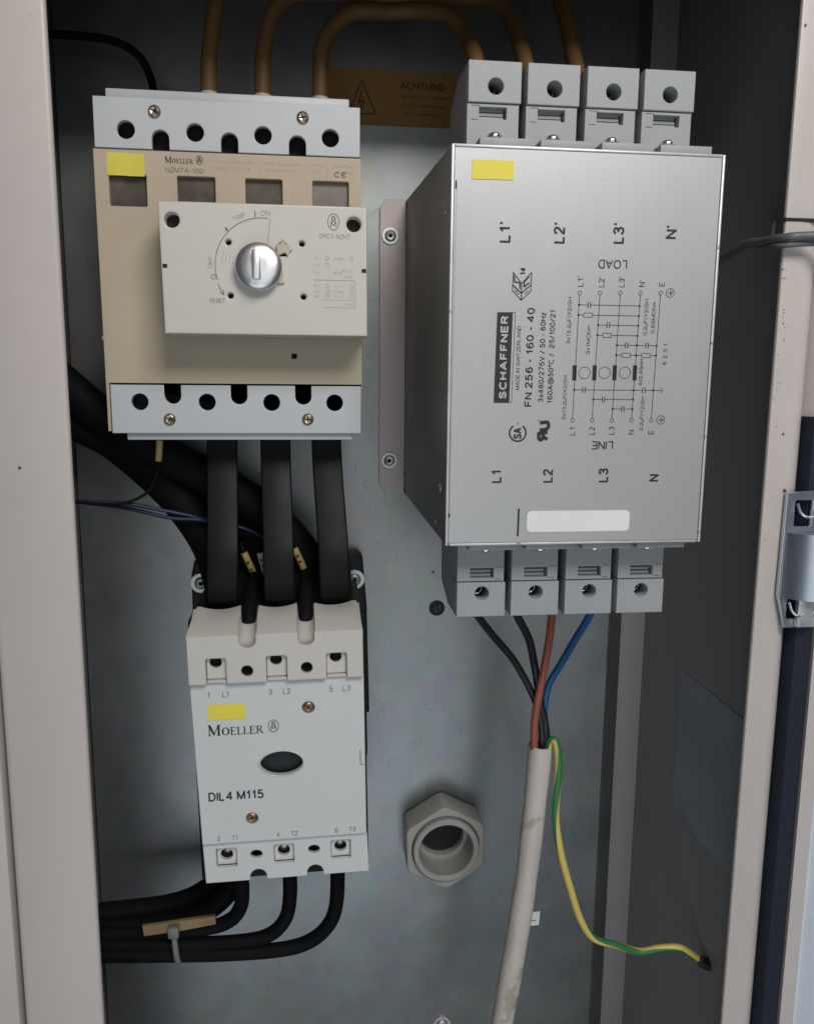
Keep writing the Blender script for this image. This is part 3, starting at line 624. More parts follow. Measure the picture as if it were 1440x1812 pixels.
# upper shroud
def shroud():
    xs0, xs1 = -65.3, 27.9
    gro = (-33.7, -2.6); gr = 4.4
    sq = [(-55.9, -45.3), (-24.1, -13.2), (8.0, 18.9)]
    out = [(xs0, -161.6)]
    for a, b in sq: out += [(a, -161.6), (a, -148.2), (a + .8, -147.4), (b - .8, -147.4), (b, -148.2), (b, -161.6)]
    out += [(xs1, -161.6), (xs1, -134.9)]
    for g0 in gro[::-1]: out += [(g0 + gr, -134.9)] + [(g0 + gr * math.cos(PI * i / 12), -138 - gr * math.sin(PI * i / 12)) for i in range(13)] + [(g0 - gr, -134.9)]
    out += [(xs0, -134.9)]
    lp = [out, circ(-34.4, -155.2, 3.1, 22), circ(-2.7, -154.9, 3.1, 22)]
    prism('terminal_shroud', lp, -114, -110.8, 'shroud_plastic', ct, 0.6)
    # pocket floors with their screw holes
    for a, b in sq:
        m_ = (a + b) / 2 - .4
        prism('terminal_pocket', [rect(a + .1, b - .1, -159.8, -147.8), circ(m_, -150.6, 3.2, 22)], -110.5, -108, 'shroud_plastic', ct, 0.25)
        prism('pocket_ledge', [rect(a + .3, b - .3, -161.5, -160.2)], -112.2, -104, 'shroud_plastic', ct, 0.2)
        lathe('terminal_screw', (m_, -151.2), [(0, -98), (2.0, -98), (2.9, -97)], 'yellow_zinc_screw', ct, n=18)
    for c in ((-34.4, -155.2), (-2.7, -154.9)): lathe('hole_screw', c, [(0, -106.5), (.8, -106.5), (.9, -107.4), (1.9, -107.2), (2.6, -106)], 'black_housing', ct, n=18)
    box('shroud_inside', -64, 27, -106, -90, -161, -143, 'dark_cavity', ct)
    # sloping top between the front face and the cable entries, scalloped, with two grooves
    nx = 140; ny = 8; bm = bmesh.new(); grid = []
    bars = (-49.8, -18.8, 12.3)
    for j in range(-1, ny + 1):
        t = max(0, j / ny); row = []
        for i in range(nx + 1):
            x0_, x1_ = xs0 + 2.6 * t, xs1 - 1.8 * t
            x = x0_ + (x1_ - x0_) * i / nx
            y = -113.6 + 28 * t ** 1.15; z = -134.9 + 8.6 * (1 - (1 - t) ** 1.3)
            for g0 in gro:
                d = abs(x - g0)
                if d < gr + .3:
                    dep = math.sqrt(max(0, (gr + .3) ** 2 - d * d)); y += dep * .8; z -= dep * .9 * (1 - .25 * t)
            for b0 in bars:
                d = abs(x - b0)
                if d < 11 and t > .55: z -= (1 - (d / 11) ** 2) * 2.0 * (t - .55) / .45
            if j < 0:
                d = min(abs(x - gro[0]), abs(x - gro[1])); z = -144.5; y = -113.3 + (math.sqrt(max(0, (gr + .3) ** 2 - d * d)) if d < gr + .3 else 0)
            row.append(bm.verts.new((x * S, y * S, z * S)))
        grid.append(row)
    for j in range(ny + 1):
        for i in range(nx): bm.faces.new((grid[j][i], grid[j][i + 1], grid[j + 1][i + 1], grid[j + 1][i]))
    ext = bmesh.ops.extrude_face_region(bm, geom=bm.faces[:])
    for v in [e for e in ext['geom'] if isinstance(e, bmesh.types.BMVert)]: v.co += Vector((0, .015, -.03))
    bmesh.ops.recalc_face_normals(bm, faces=bm.faces)
    me = bm_mesh('shroud_slope', bm); link_mesh('shroud_slope', me, 'shroud_plastic', ct); sharp(me, 50)
    for xx in (xs0, xs1 - 1.5): extrude_x('shroud_side', [(-113.4, -135.1), (-86, -127.5), (-86, -161), (-104, -161)], xx + (.7 if xx < 0 else -.3), xx + 1.5 + (.7 if xx < 0 else -.3), 'shroud_plastic', ct)
shroud()
for g0, ln in ((-33.7, -32.0), (-2.6, -1.2)):
    tube('groove_plug', [(ln, -60, -117), (g0, -74, -121), (g0, -88, -126), (g0, -95, -131), (g0, -97.5, -134)], 4.3, 'black_rubber_sheath', ct, n=16)  # black plugs added to darken the open groove mouths
# lower terminal strip (leans back)
lowz0, lowz1 = -281.5, -257.2
out = [(-63.6, lowz1), (-62.9, lowz0)]
for g0 in (-33.6, -1.6): out += [(g0 - 4.6, lowz0)] + [(g0 - 4.6 * math.cos(PI * i / 12), lowz0 + 1.8 + 4.6 * math.sin(PI * i / 12)) for i in range(13)] + [(g0 + 4.6, lowz0)]
out += [(29.2, lowz0), (28.4, lowz1)]
sq2 = [(-56.4, -45.2), (-24.4, -13.3), (7.8, 18.8)]
lp = [out] + [rect(a, b, -272.5, -261, .8) for a, b in sq2] + [circ(-34.3, -265.8, 3.3, 22, 2.5), circ(-2.0, -265.4, 3.3, 22, 2.5)]
prism('lower_terminal_strip', lp, -107.6, -104.5, 'contactor_plastic', ct, 0.6)
for a, b in sq2:
    prism('terminal_pocket', [rect(a + .1, b - .1, -272.4, -261.1), circ((a + b) / 2 - .2, -266.4, 3.5, 22)], -104.4, -101.6, 'contactor_plastic', ct, 0.25)
    lathe('terminal_screw', ((a + b) / 2 - .2, -266.8), [(0, -99.8), (1.0, -99.8), (1.3, -100.6), (1.9, -100.4), (2.3, -99.6)], 'yellow_zinc_screw', ct, n=18)
box('strip_inside', -62, 28, -99.2, -90, -279, -257, 'dark_cavity', ct)
box('seam_line', -63.4, 28.2, -108, -96, -257.3, -256.4, 'dark_cavity', ct)
tape(-56.5, -36.6, -183.2, -174.4, -110.0, 'yellow_tape', ct)
ik = Ink(-110.12)
serif_word(ik, -57.0, -192.4, 6.2, 29.6)
monogram(ik, (-21.8, -188.6), 2.7, 3.5, .35)
ik.text('DIL4 M115', (-43.6, -228.0), 30.0, 4.9, bold=.012)
ik.build('maker_lettering', 'black_ink', ct)
ik = Ink(-110.12)
for s_, x, w_ in (('1', -55.6, .9), ('L1', -46.6, 3.4), ('3', -22.7, 1.9), ('L2', -13.8, 4.2), ('5', 10.1, 1.9), ('L3', 18.6, 4.2)): ik.text(s_, (x, -169.0), w_, 3.0)
for s_, x, w_ in (('2', -54.2, 1.8), ('T1', -45.4, 3.2), ('4', -21.6, 1.8), ('T2', -12.6, 3.8), ('6', 11, 1.8), ('T3', 20, 3.8)): ik.text(s_, (x, -253.2), w_, 2.6)
ik.path([(25.4, -205.5), (25.4, -214.2), (27.6, -214.6)], .45)
ik.build('terminal_numbers', 'grey_ink', ct)

# ================================================================= LINE FILTER
lf = thing('line_filter', 'silver metal mains line filter box with eight grey screw terminals', 'line filter', (122.7, 0, 12))
fx0, fx1, fz0, fz1 = 61.0, 184.4, -76.0, 99.1
prism('front_cover', [rect(fx0 + 1.35, fx1 - 1.35, fz0 + .9, fz1 - .9, .3)], -173, -171.4, 'brushed_sheet', lf, 0.25)
for xa in (fx0, fx1 - 1.2): box('cover_edge', xa, xa + 1.2, -173.6, -171.2, fz0 - .2, fz1 + .2, 'cover_edge_steel', lf, .35)
for za in (fz0 - .2, fz1 - .8): box('cover_edge', fx0 + 1.6, fx1 - 1.6, -173.4, -171.3, za, za + 1.0, 'cover_edge_steel', lf, .35)
box('cover_skirt', fx0 + .3, fx1 - .3, -171.6, -167, fz1 - 1.4, fz1 + .9, 'brushed_sheet', lf, 0.3); box('cover_skirt', fx0 + 3, fx1 - 1.4, -171.6, -167, fz0 - .9, fz0 + 1.4, 'brushed_sheet', lf, 0.3)
extrude_x('side_sheet', [(-171.4, fz1 - .2), (-171.4, fz0 + .2), (0, -74.8), (0, 110.6)], fx0, fx0 + 1.2, 'filter_side_sheet', lf)
extrude_x('side_sheet', [(-171.4, fz1 - .2), (-171.4, fz0 + .2), (0, -74.8), (0, 110.6)], fx1 - 1.2, fx1, 'filter_side_sheet', lf)
box('filter_core', fx0 + 1.4, fx1 - 1.4, -171, -1, fz0 + 1.6, fz1 - 1.6, 'filter_side_sheet', lf)
for (xa, xb, xc) in ((44.4, 60.95, 51.0), (200.9, 184.45, 194.4)):
    s_ = 1 if xa < xb else -1
    prism('mounting_flange', [[(xa, 106), (xa + 3.6 * s_, 111), (xb, 111), (xb, -74.6), (xa + 3.6 * s_, -74), (xa, -69)]], -2.2, -0.3, 'flange_steel', lf, 0.2)
    for z in (88.8, -53.6): screw(lf, (xc, z), -2.8, 3.7, 'zinc_screw', 'hex', name='mounting_screw', washer=5.4)
for (y, z, r) in ((-160, 73.8, 1.2), (-157, -51.3, 2.1), (-143.7, -70.0, 1.0)):
    bm = bmesh.new(); bmesh.ops.create_uvsphere(bm, u_segments=16, v_segments=10, radius=r * S)
    for v in bm.verts: v.co.x *= .5; v.co += Vector((fx0, y, z)) * S
    me = bm_mesh('rivet', bm); link_mesh('rivet', me, 'zinc_screw', lf, smooth=True)
for y, z in ((-6, 108), (-5, 88), (-5, -61.5), (-6, -73)): box('sheet_slot', fx0 - .06, fx0 + .2, y - 2, y + 2, z - 2.2, z + 1.4, 'dark_cavity', lf)
ik = Ink(-173.12)
ik.path([(63.50, 83.12), (62.74, -62.05)], .3); ik.path([(184.28, 83.37), (184.19, 29.23), (183.60, -52.48)], .3)
ik.build('fold_line', 'flange_steel', lf)
boxes_mesh('fold_notch', [(62.9, 63.5, -173.2, -172, 81, 84.5), (183.4, 183.9, -173.2, -172, 76, 84.5), (62.3, 63.0, -173.2, -172, -63, -61.3), (183.2, 183.7, -173.2, -172, -53.2, -52)], 'dark_cavity', lf)
tape(70.1, 88.4, 85.4, 93.3, -173.0, 'yellow_tape', lf)
prism('blank_label', [rect(99.2, 148.8, -70.4, -60.4, 2.2, 6)], -173.3, -173.03, 'white_label', lf, 0.05)

TX0 = 70.6; PITCH = 27.3; TW = 24.3
def terminal(x, top):
    zo = 140.4 if top else -116.6; zi = fz1 + .9 if top else fz0 - .9; s_ = 1 if top else -1
    zst = 122.8 if top else -99.2; zh = 129.8 if top else -104.8
    x += rnd.uniform(-.25, .25)
    bl = extrude_x('terminal_block', [(-140, zi), (-140, zo), (-126, zo), (-104, zo - 8 * s_), (-104, zi)] if top else [(-140, zi), (-104, zi), (-104, zo - 8 * s_), (-126, zo), (-140, zo)], x + .1, x + TW - .1, 'terminal_plastic', lf)
    lo, hi = sorted((zst, zo))
    a = prism('clamp_face', [rect(x, x + TW, lo, hi, .3), circ(x + TW / 2 + .4, zh, 3.55, 26)], -153.4, -139.9, 'terminal_plastic', bl, 0.35)
    lo, hi = sorted((zst - .5 * s_, zi)); wz = (118.6 if top else -94.6); hw = 2.5
    wx0, wx1 = (x + 5.3, x + 17.9) if top else (x + 6.6, x + 18.4)
    prism('marker_face', [rect(x - .3 * (1 if top else -.5), x + TW - .7, lo, hi, .2), rect(wx0, wx1, wz - hw, wz + hw)], -152.6, -139.9, 'terminal_plastic', bl, 0.25)
    sl = [(wx0, wx1 - .9, -149.6 + k * .5, -141, wz - hw + .3 + k * 1.85, wz - hw + 1.55 + k * 1.85) for k in range(3)]
    boxes_mesh('marker_slats', sl, 'terminal_plastic', bl)
    b = box('slot_back', wx0 - .5, wx1 + .5, -146.3, -140.2, wz - hw - .4, wz + hw + .4, 'terminal_plastic' if top else 'terminal_plastic', bl)
    ik_ = Ink(-152.72)
    xs = x + 1.6 if top else x + 19
    ik_.line((xs, wz + hw + .5), (xs + 4, wz + hw + .4), .2); ik_.line((xs, wz - hw - .4), (xs + 3.2, wz - hw - .5), .2)
    ik_.build('mould_line', 'black_housing', bl)
    cen = (x + TW / 2 + .4, zh)
    lathe('clamp_screw', (cen[0], cen[1] - .2), [(0, -141.5), (2.0, -141.5), (2.5, -142.6), (3.2, -142.2), (3.5, -141)], 'dark_cavity', bl, n=20)
    # bright curved edge of the cage clamp inside the hole
    k0 = (-.5 if top else 0)
    tube('clamp_edge', [(cen[0] - 2.7, -146.5, cen[1] - 1.2 + k0), (cen[0] - 1.0, -146.8, cen[1] - 1.5 + k0), (cen[0] + .8, -146.5, cen[1] - .2 + k0), (cen[0] + 1.3, -146, cen[1] + 1.8 + k0)], .3, 'chrome' if not top else 'brass', bl, n=8, sub=5)
    box('separator', x + TW - .4, x + PITCH + .3, -122, -96, min(zi, zo - 9 * s_), max(zi, zo - 9 * s_), 'black_housing', bl)
    tz = sorted((zi, zi + (5.2 if top else -2.6) * s_ * s_ if top else zi - 2.6))
    tb = extrude_x('retaining_tab', [(-169.5, zi), (-169.5, zi + (3.6 if top else -2.6)), (-154, zi + (3.6 if top else -2.6)), (-154, zi)], x + (2.6 if top else 2.4), x + TW + (2.2 if top else 1.8), 'terminal_plastic', bl, 0.2)
    # chrome screw head whose axis runs along Z
    bm = bmesh.new(); bmesh.ops.create_uvsphere(bm, u_segments=20, v_segments=12, radius=1)
    zc = zi + (8.3 if top else -5.0)
    for v in bm.verts: v.co = Vector((x + TW / 2 + .2 + v.co.x * 3.4 + (1.4 if not top else 0), (-154.0 if top else -155.6) + v.co.y * 2.6, zc + v.co.z * 2.0)) * S
    me = bm_mesh('tab_screw', bm); link_mesh('tab_screw', me, 'chrome', bl, smooth=True)
    return bl
for k in range(4): terminal(TX0 + .8 + k * PITCH, True)
for k in range(4): terminal(TX0 + k * PITCH, False)

# printing on the filter
ik = Ink(-173.14); wh = Ink(-173.22)
def vt(s, px, L_, h, **k): ik.text(s, px, L_ / 3.92, h / 3.92, rot=90, **k)
for s_, c, l in (("L1'", (85.21, 63.59), 35), ("L2'", (109.68, 63.91), 35), ("L3'", (136.85, 64.54), 35), ("N'", (161.27, 65.70), 23)):
    vt(s_, c, l, 18.5, bold=.014); ik.build('phase_lettering', 'black_ink', lf)
for s_, c, l in (("L1", (84.27, -44.12), 24), ("L2", (108.43, -43.98), 25), ("L3", (135.08, -43.86), 26), ("N", (159.75, -45.21), 13.5)):
    vt(s_, c, l, 17, bold=.014); ik.build('phase_lettering', 'black_ink', lf)
# maker plate
q = [(82.71, 29.37), (89.77, 29.49), (89.27, -10.61), (82.08, -10.65)]
ik.poly(q)
ik.path([(90.93, 29.51), (90.31, -10.61)], .22); ik.path([(89.77, 29.49), (90.93, 29.51)], .2); ik.path([(89.27, -10.61), (90.31, -10.61)], .2)
wh.text('SCHAFFNER', (86.09, 9.51), 37, 3.2, rot=90, bold=.028)
ik.build('maker_plate', 'black_ink', lf)
vt('MADE IN SWITZERLAND', (92.84, 9.34), 111, 6.4)
vt('FN 256 - 160 - 40', (98.05, 9.65), 172, 12.5, bold=.015)
vt('3x480/275V / 50 - 60Hz', (103.80, 9.71), 157, 8.8, bold=.009)
vt('160A@50°C /  25/100/21', (108.12, 10.01), 163, 8.8, bold=.009)
ik.build('type_lettering', 'black_ink', lf)
vt('3x13,2µF(X2)SH', (115.74, 26.23), 81, 6.2); vt('3x13,2µF(X2)SH', (115.04, -8.18), 79, 6.2)
vt('3x1MOhm', (125.03, 17.75), 50, 6.4)
vt('0,2µF(Y2)SH', (151.53, 28.31), 63, 6.4); vt('0,68MOhm', (155.13, 28.24), 55, 6.4)
vt('4x0,46mH', (150.65, 3.60), 48, 6.6); vt('0,2µF(Y2)SH', (152.13, -15.23), 61, 6.4)
vt('6 2 5 1', (161.67, 11.89), 38, 6.5)
for s_, c, l in (("L1'", (120.26, 43.45), 18), ("L2'", (129.97, 43.41), 18), ("L3'", (139.39, 43.61), 18), ("N'", (148.90, 43.07), 11), ("E", (158.26, 43.02), 7.5)): vt(s_, c, l, 9.5)
for s_, c, l in (("L1", (119.27, -23.36), 15), ("L2", (128.61, -23.09), 15), ("L3", (137.94, -23.08), 15), ("N", (147.42, -23.86), 8), ("E", (157.00, -23.85), 7.5)): vt(s_, c, l, 9.5)
ik.text('LOAD', (134.79, 51.17), 13.4, 3.5, rot=180, bold=.004); ik.text('LINE', (133.86, -29.88), 10.4, 3.5, rot=180, bold=.006)
ik.build('diagram_lettering', 'black_ink', lf)
# circuit diagram
LW = .26
T = [(120.06, 38.39), (129.50, 38.58), (138.98, 38.76), (148.44, 38.95), (157.85, 39.14)]
B = [(119.14, -18.44), (128.45, -18.42), (137.90, -18.40), (147.31, -18.24), (156.83, -18.22)]
for a, b in zip(T, B):
    ik.ring(a, .85, .24, n=18); ik.ring(b, .85, .24, n=18); ik.line((a[0], a[1] - .85), (b[0], b[1] + .85), LW)
def onl(i, z): a, b = T[i], B[i]; t = (a[1] - z) / (a[1] - b[1]); return (a[0] + (b[0] - a[0]) * t, z)
def row(z, i, j, syms, end=None):
    xa = onl(i, z)[0]; xb = onl(j, z)[0] if end is None else end
    cuts = []
    for kind, x in syms:
        if kind == 'c': cuts.append((x - .55, x + .55)); ik.line((x - .55, z - 1.3), (x - .55, z + 1.3), .38); ik.line((x + .55, z - 1.3), (x + .55, z + 1.3), .38)
        else: cuts.append((x - 2.0, x + 2.0)); ik.path(rect(x - 2.0, x + 2.0, z - .9, z + .9), .24, True)
    x = xa
    for a, b in cuts: ik.line((x, z), (a, z), LW); x = b
    ik.line((x, z), (xb, z), LW)
    ik.disc((xa, z), .48)
    if end is None: ik.disc((xb, z), .48)
row((124.75, 33.27)[1], 0, 3, [('c', (124.75, 33.27)[0])]); row((124.42, 28.83)[1], 0, 3, [('r', (124.42, 28.83)[0])])
row((134.01, 24.52)[1], 1, 3, [('c', (134.01, 24.52)[0])]); row((133.65, 20.03)[1], 1, 3, [('r', (133.65, 20.03)[0])])
z = (143.13, 15.73)[1]; row(z, 2, 4, [('c', (143.13, 15.73)[0]), ('c', (152.79, 15.85)[0])]); ik.disc(onl(3, z), .48)
z = (143.04, 11.29)[1]; row(z, 2, 4, [('r', (143.04, 11.29)[0]), ('r', (152.50, 11.40)[0])]); ik.disc(onl(3, z), .48)
z = (123.91, -4.54)[1]; e = (161.14, -4.29)[0]; row(z, 0, 4, [('c', (123.91, -4.54)[0]), ('c', (152.46, -4.35)[0])], end=e); ik.disc(onl(3, z), .48); ik.disc(onl(4, z), .48); ik.line((e, z - 1.2), (e, z + 1.2), .3)
row((133.38, -8.80)[1], 1, 3, [('c', (133.38, -8.80)[0])]); row((142.77, -13.11)[1], 2, 3, [('c', (142.77, -13.11)[0])])
for c in ((119.16, 3.11), (128.57, 3.19), (138.07, 3.28), (147.69, 3.37)): ik.rect(c, 1.95, 6.8)
for c in ((123.89, 3.15), (133.33, 3.24), (142.98, 3.32)): ik.ring(c, 2.65, .24)
for c in ((162.40, 39.23), (161.32, -18.08)):
    ik.ring(c, 1.95, .25); ik.line((c[0] - 1.3, c[1]), (c[0] + .1, c[1]), .22); ik.line((c[0] + .1, c[1] - 1.3), (c[0] + .1, c[1] + 1.3), .25); ik.line((c[0] + .6, c[1] - .9), (c[0] + .6, c[1] + .9), .22); ik.line((c[0] + 1.1, c[1] - .5), (c[0] + 1.1, c[1] + .5), .22)
ik.build('circuit_diagram', 'black_ink', lf)
# approval marks
def LP(lst, w_, cl=False): ik.path(lst, w_, cl)
LP([(89.47, 46.67), (89.34, 38.90), (93.48, 34.71), (97.62, 38.65), (97.81, 46.85), (93.38, 41.90)], .38, True)
LP([(93.48, 34.71), (93.38, 41.90)], .45)
LP([(89.37, 41.33), (93.38, 37.76), (97.63, 41.50)], .5)
LP([(90.21, 40.62), (92.59, 38.48)], .35); LP([(90.25, 39.16), (92.37, 37.25)], .3); LP([(96.38, 40.50), (94.38, 38.51)], .35); LP([(96.68, 39.05), (94.68, 37.30)], .3)
LP([(90.07, 45.23), (90.15, 42.56), (92.59, 42.37), (92.68, 39.70)], .6); LP([(96.74, 45.13), (94.51, 42.66), (94.58, 40.47), (96.83, 42.46)], .6)
ik.text('14', (93.85, 47.25), 3.3, 2.4, rot=90, bold=.025)
ik.build('approval_mark', 'black_ink', lf)
c = (93.67, -24.16)
ik.ring(c, 3.8, .75, a0=math.radians(125), a1=math.radians(415), n=40)
ik.text('SA', (c[0] - .1, c[1] - .2), 5.0, 3.6, rot=90, bold=.02)
ik.ring((93.49, -19.92), .38, .12, n=10); ik.ring((103.35, -18.48), .38, .12, n=10)
ik.build('approval_mark', 'black_ink', lf)
c = (105.65, -23.38)
ik.text('R', (c[0] - .1, c[1] - 2.4), 4.9, 5.2, rot=90, bold=.04, mirror=True, skew=.12)
ik.text('U', (c[0] + .3, c[1] + 2.4), 4.9, 5.2, rot=90, bold=.04, skew=-.12)
ik.build('approval_mark', 'black_ink', lf)
LP([(95.23, -59.21), (95.18, -66.14), (95.10, -72.29)], .9)
ik.build('printed_bar', 'black_ink', lf)
wh.build('reversed_lettering', 'brushed_sheet', lf)

# ================================================================= THINGS ON THE PLATE
# warning sticker
ws = thing('warning_sticker', 'dim orange high voltage warning sticker on the plate at the top', 'sticker', (52, 0, 171))
box('sticker_sheet', 12, 92, -.5, -.1, 154.9, 187, 'sticker_orange_shaded', ws)
ik = Ink(-.7)
tri = [(33.14, 180.42), (24.75, 160.80), (41.54, 161.52)]
ik.path(tri, 1.0, True)
ik.path([(33.49, 175.56), (31.04, 167.62), (34.53, 169.09), (32.08, 163.09)], 1.0)
ik.text('ACHTUNG', (70.5, 178.6), 28, 4.2, bold=.02)
for z in (171.5, 166.5, 161.5):
    x = 58 + (3 if z < 163 else 0)
    while x < 84: l = rnd.uniform(2, 5); scribble(ik, x, x + l, z, 1.7, .3); x += l + 1.2
ik.build('warning_print', 'sticker_ink', ws)
# L1 dot
dt = thing('phase_marker', 'round black L1 sticker on the plate below the filter', 'sticker', (84.7, 0, -155.9))
lathe('marker_disc', (84.7, -155.9), [(0, -.5), (5.3, -.5), (5.5, -.1)], 'black_housing', dt, n=32)
ik = Ink(-.65); ik.text('L1', (85.2, -156.1), 3.6, 4.2); ik.build('marker_lettering', 'grey_cable', dt)
# small white label
sl = thing('small_label', 'small white paper label on the plate beside the white sheathed cable', 'label', (160, 0, -397))
prism('label_paper', [[(152, -392.6), (165.6, -391.4), (165.2, -402.4), (152, -403.2)]], -.5, -.1, 'white_label', sl)
ik = Ink(-.6); ik.rect((159.5, -398.5), 7, .7); ik.build('label_print', 'grey_ink', sl)
# plate screw at the bottom edge
ps = thing('plate_screw', 'zinc socket screw on the plate at the very bottom', 'screw', (93, 0, -479))
screw(ps, (93, -479.5), -.5, 4.6, 'zinc_screw', 'hex', name='screw_head', washer=7)
# grime on the plate
gr_ = Ink(-.06)
for (x, z, r) in ((81.64, -130.32) + (1.2,), (84.03, -133.53) + (.7,), (58.52, -211.73) + (.4,), (43.66, -109.29) + (.5,), (52.32, -156.71) + (.35,), (200.65, -288.46) + (.8,), (202.10, -292.07) + (.6,)):
    gr_.poly([(x + r * rnd.uniform(.3, 1.4) * math.cos(a), z + r * rnd.uniform(.3, 1.4) * math.sin(a)) for a in [i * PI / 4 for i in range(8)]])
for k in range(34):
    x, z = (rnd.uniform(28, 44), rnd.uniform(-120, 150)) if k < 14 else (rnd.uniform(30, 200), rnd.uniform(-420, -130)); l = rnd.uniform(2, 9); a = rnd.uniform(-1.3, .9)
    gr_.line((x, z), (x + l * math.cos(a), z + l * math.sin(a)), rnd.uniform(.12, .22))
gm = gr_.build('plate_scratches', 'plate_grime', pl)
# cable gland
gl = thing('cable_gland', 'empty grey hexagonal cable gland with round opening on the plate', 'cable gland', (90, 0, -328))
gc = (89.81, -321.97)
hexp = [(gc[0] + 31.5 * math.cos(math.radians(92) + i * PI / 3) * 1.0, gc[1] + 31.5 * math.sin(math.radians(92) + i * PI / 3)) for i in range(6)]
def roundpoly(p, k=.1):
    o = []
    for i in range(len(p)):
        a, b, c_ = Vector(p[i - 1]), Vector(p[i]), Vector(p[(i + 1) % len(p)]); o += [tuple(b + (a - b) * k), tuple(b + (a - b) * k * .3 + (c_ - b) * k * .3), tuple(b + (c_ - b) * k)]
    return o
prism('gland_nut', [roundpoly(hexp), circ(gc[0], gc[1], 23.4, 48)], -23, -.6, 'gland_plastic', gl, 1.3)
lathe('gland_ring', gc, [(23.0, -.5), (23.0, -25.6), (22.3, -26.4), (19.6, -26.4), (18.9, -25.6), (18.6, -8), (18.2, -6.5), (15.6, -6.0), (15.4, -5.4), (15.4, 1.0)], 'gland_plastic', gl, n=56)
lathe('gland_throat', gc, [(0, -.3), (17.9, -.3)], 'dark_cavity', gl, n=40)

# ---------------------------------------------------------------- insulated busbars
bars = [(-50.2, -49.2, -49.9), (-20.3, -18.7, -18.6), (8.7, 11.8, 12.4)]
labs = ['flat black insulated busbar, leftmost of the three between breaker and contactor', 'flat black insulated busbar, middle of the three between breaker and contactor', 'flat black insulated busbar, right one of the three, nearest the filter']
for (a, b, c_), lab in zip(bars, labs):
    o = ribbon('insulated_busbar', [(a, -63, -22), (a, -64.5, -38), (a + (b - a) * .2, -69, -54), (a + (b - a) * .5, -75, -70), (a + (b - a) * .8, -81, -84), (b, -86, -97), ((b + c_) / 2, -87.5, -108), (c_, -86, -118), (c_, -80, -127), (c_, -68, -138)], 17.0, 4.6, 'black_insulation')
    info(o, lab, 'busbar', 'insulated busbars joining breaker and contactor')

# ---------------------------------------------------------------- thick black cables crossing behind
def cab(name, pts, r, m, label, cat='cable', group=None, **k):
    o = tube(name, pts, r, m, None, **k); info(o, label, cat, group); return o
G = 'thick black cables behind the busbars'
cab('power_cable', [(-151.1, -34.0, -8.4), (-136.2, -34.0, -26.5), (-117.3, -34.0, -37.5), (-95.2, -34.0, -57.0), (-75.7, -36.0, -78.6), (-60.5, -40.0, -103.2), (-52.0, -50.0, -129.1)], 11.5, 'black_rubber_sheath', 'thick black cable, lowest of the three sloping behind the busbars', group=G)
cab('power_cable', [(-147.6, -44.0, 1.3), (-120.7, -44.0, -22.7), (-86.4, -44.0, -45.8), (-51.1, -42.0, -64.8), (-21.4, -40.0, -87.9), (-1.7, -42.0, -114.4), (2.2, -50.0, -141.1)], 11, 'black_rubber_sheath', 'thick black cable, highest of the three, reaching the right busbar', group=G)
cab('power_cable', [(-154.7, -24.0, -18.7), (-119.3, -24.0, -30.4), (-86.6, -24.0, -49.4), (-59.9, -24.0, -67.1), (-39.4, -28.0, -93.4), (-29.0, -36.0, -118.9), (-27.0, -50.0, -140.3)], 10.5, 'black_rubber_sheath', 'thick black cable, middle one of the three, ending behind middle busbar', group=G)
for k_, (pts, lab) in enumerate([([(-144.0, -60.0, -70.9), (-109.9, -60.0, -71.8), (-82.1, -58.0, -77.4), (-57.2, -52.0, -84.4), (-37.9, -48.0, -90.8), (-24.7, -46.0, -99.0)], 'thin dark blue wire crossing under the thick cables, upper one'), ([(-145.1, -56.0, -70.2), (-110.9, -56.0, -74.7), (-82.5, -56.0, -81.4), (-61.9, -54.0, -84.0), (-44.7, -48.0, -94.9)], 'thin dark blue wire crossing under the thick cables, lower one')]):
    cab('control_wire', pts, 1.1, 'thin_blue_insulation', lab, 'wire', 'thin blue wires crossing behind the busbars', n=10)
mw = thing('marked_wire', 'thin black wire with a yellow marker sleeve below the breaker', 'wire', (-85.7, -62.0, -42.5))
tube('wire', [(-84.7, -62.0, -32.9), (-85.6, -62.0, -46.4), (-87.1, -62.0, -53.8), (-91.6, -62.0, -63.9), (-101.6, -62.0, -70.3), (-115.7, -62.0, -72.1), (-143.4, -62.0, -69.9)], .9, 'black_rubber_sheath', mw, n=10)
tube('marker_sleeve', [(-85.2, -62.0, -35.8), (-85.7, -62.0, -41.9), (-86.3, -62.0, -47.7)], 1.9, 'marker_yellow', mw, n=12)
for (p, labw) in (([(-42.0, -56.0, -96.7), (-40.2, -56.0, -102.9), (-35.8, -56.0, -113.3), (-33.6, -56.0, -118.9), (-31.9, -60.0, -126.9)], 'black wire with yellow number sleeve left of the middle busbar'), ([(-32.6, -54.0, -97.3), (-31.1, -54.0, -103.5), (-29.2, -54.0, -111.1), (-28.0, -54.0, -116.0), (-26.6, -58.0, -124.1)], 'black wire with pale sleeve half hidden by the middle busbar'), ([(-12.9, -54.0, -95.9), (-10.6, -54.0, -101.1), (-7.0, -54.0, -109.1), (-5.1, -54.0, -113.7), (-2.8, -58.0, -124.6)], 'black wire with pinkish sleeve right of the middle busbar')):
    t = thing('marked_wire', labw, 'wire', p[2]); tube('wire', p, 1.3, 'black_rubber_sheath', t, n=10)
    a, b = Vector(p[1]), Vector(p[3]); mid = Vector(p[2])
    tube('marker_sleeve', [tuple(a), tuple(mid), tuple(b)], 2.1, 'crimp_white' if 'pale' in labw else 'marker_yellow', t, n=12)
    for u_ in (.35, .62):
        q_ = a.lerp(b, u_); box('sleeve_digit', q_.x - .8, q_.x + .8, q_.y - 2.25, q_.y - 1.9, q_.z - .7, q_.z + .7, 'black_ink', t)
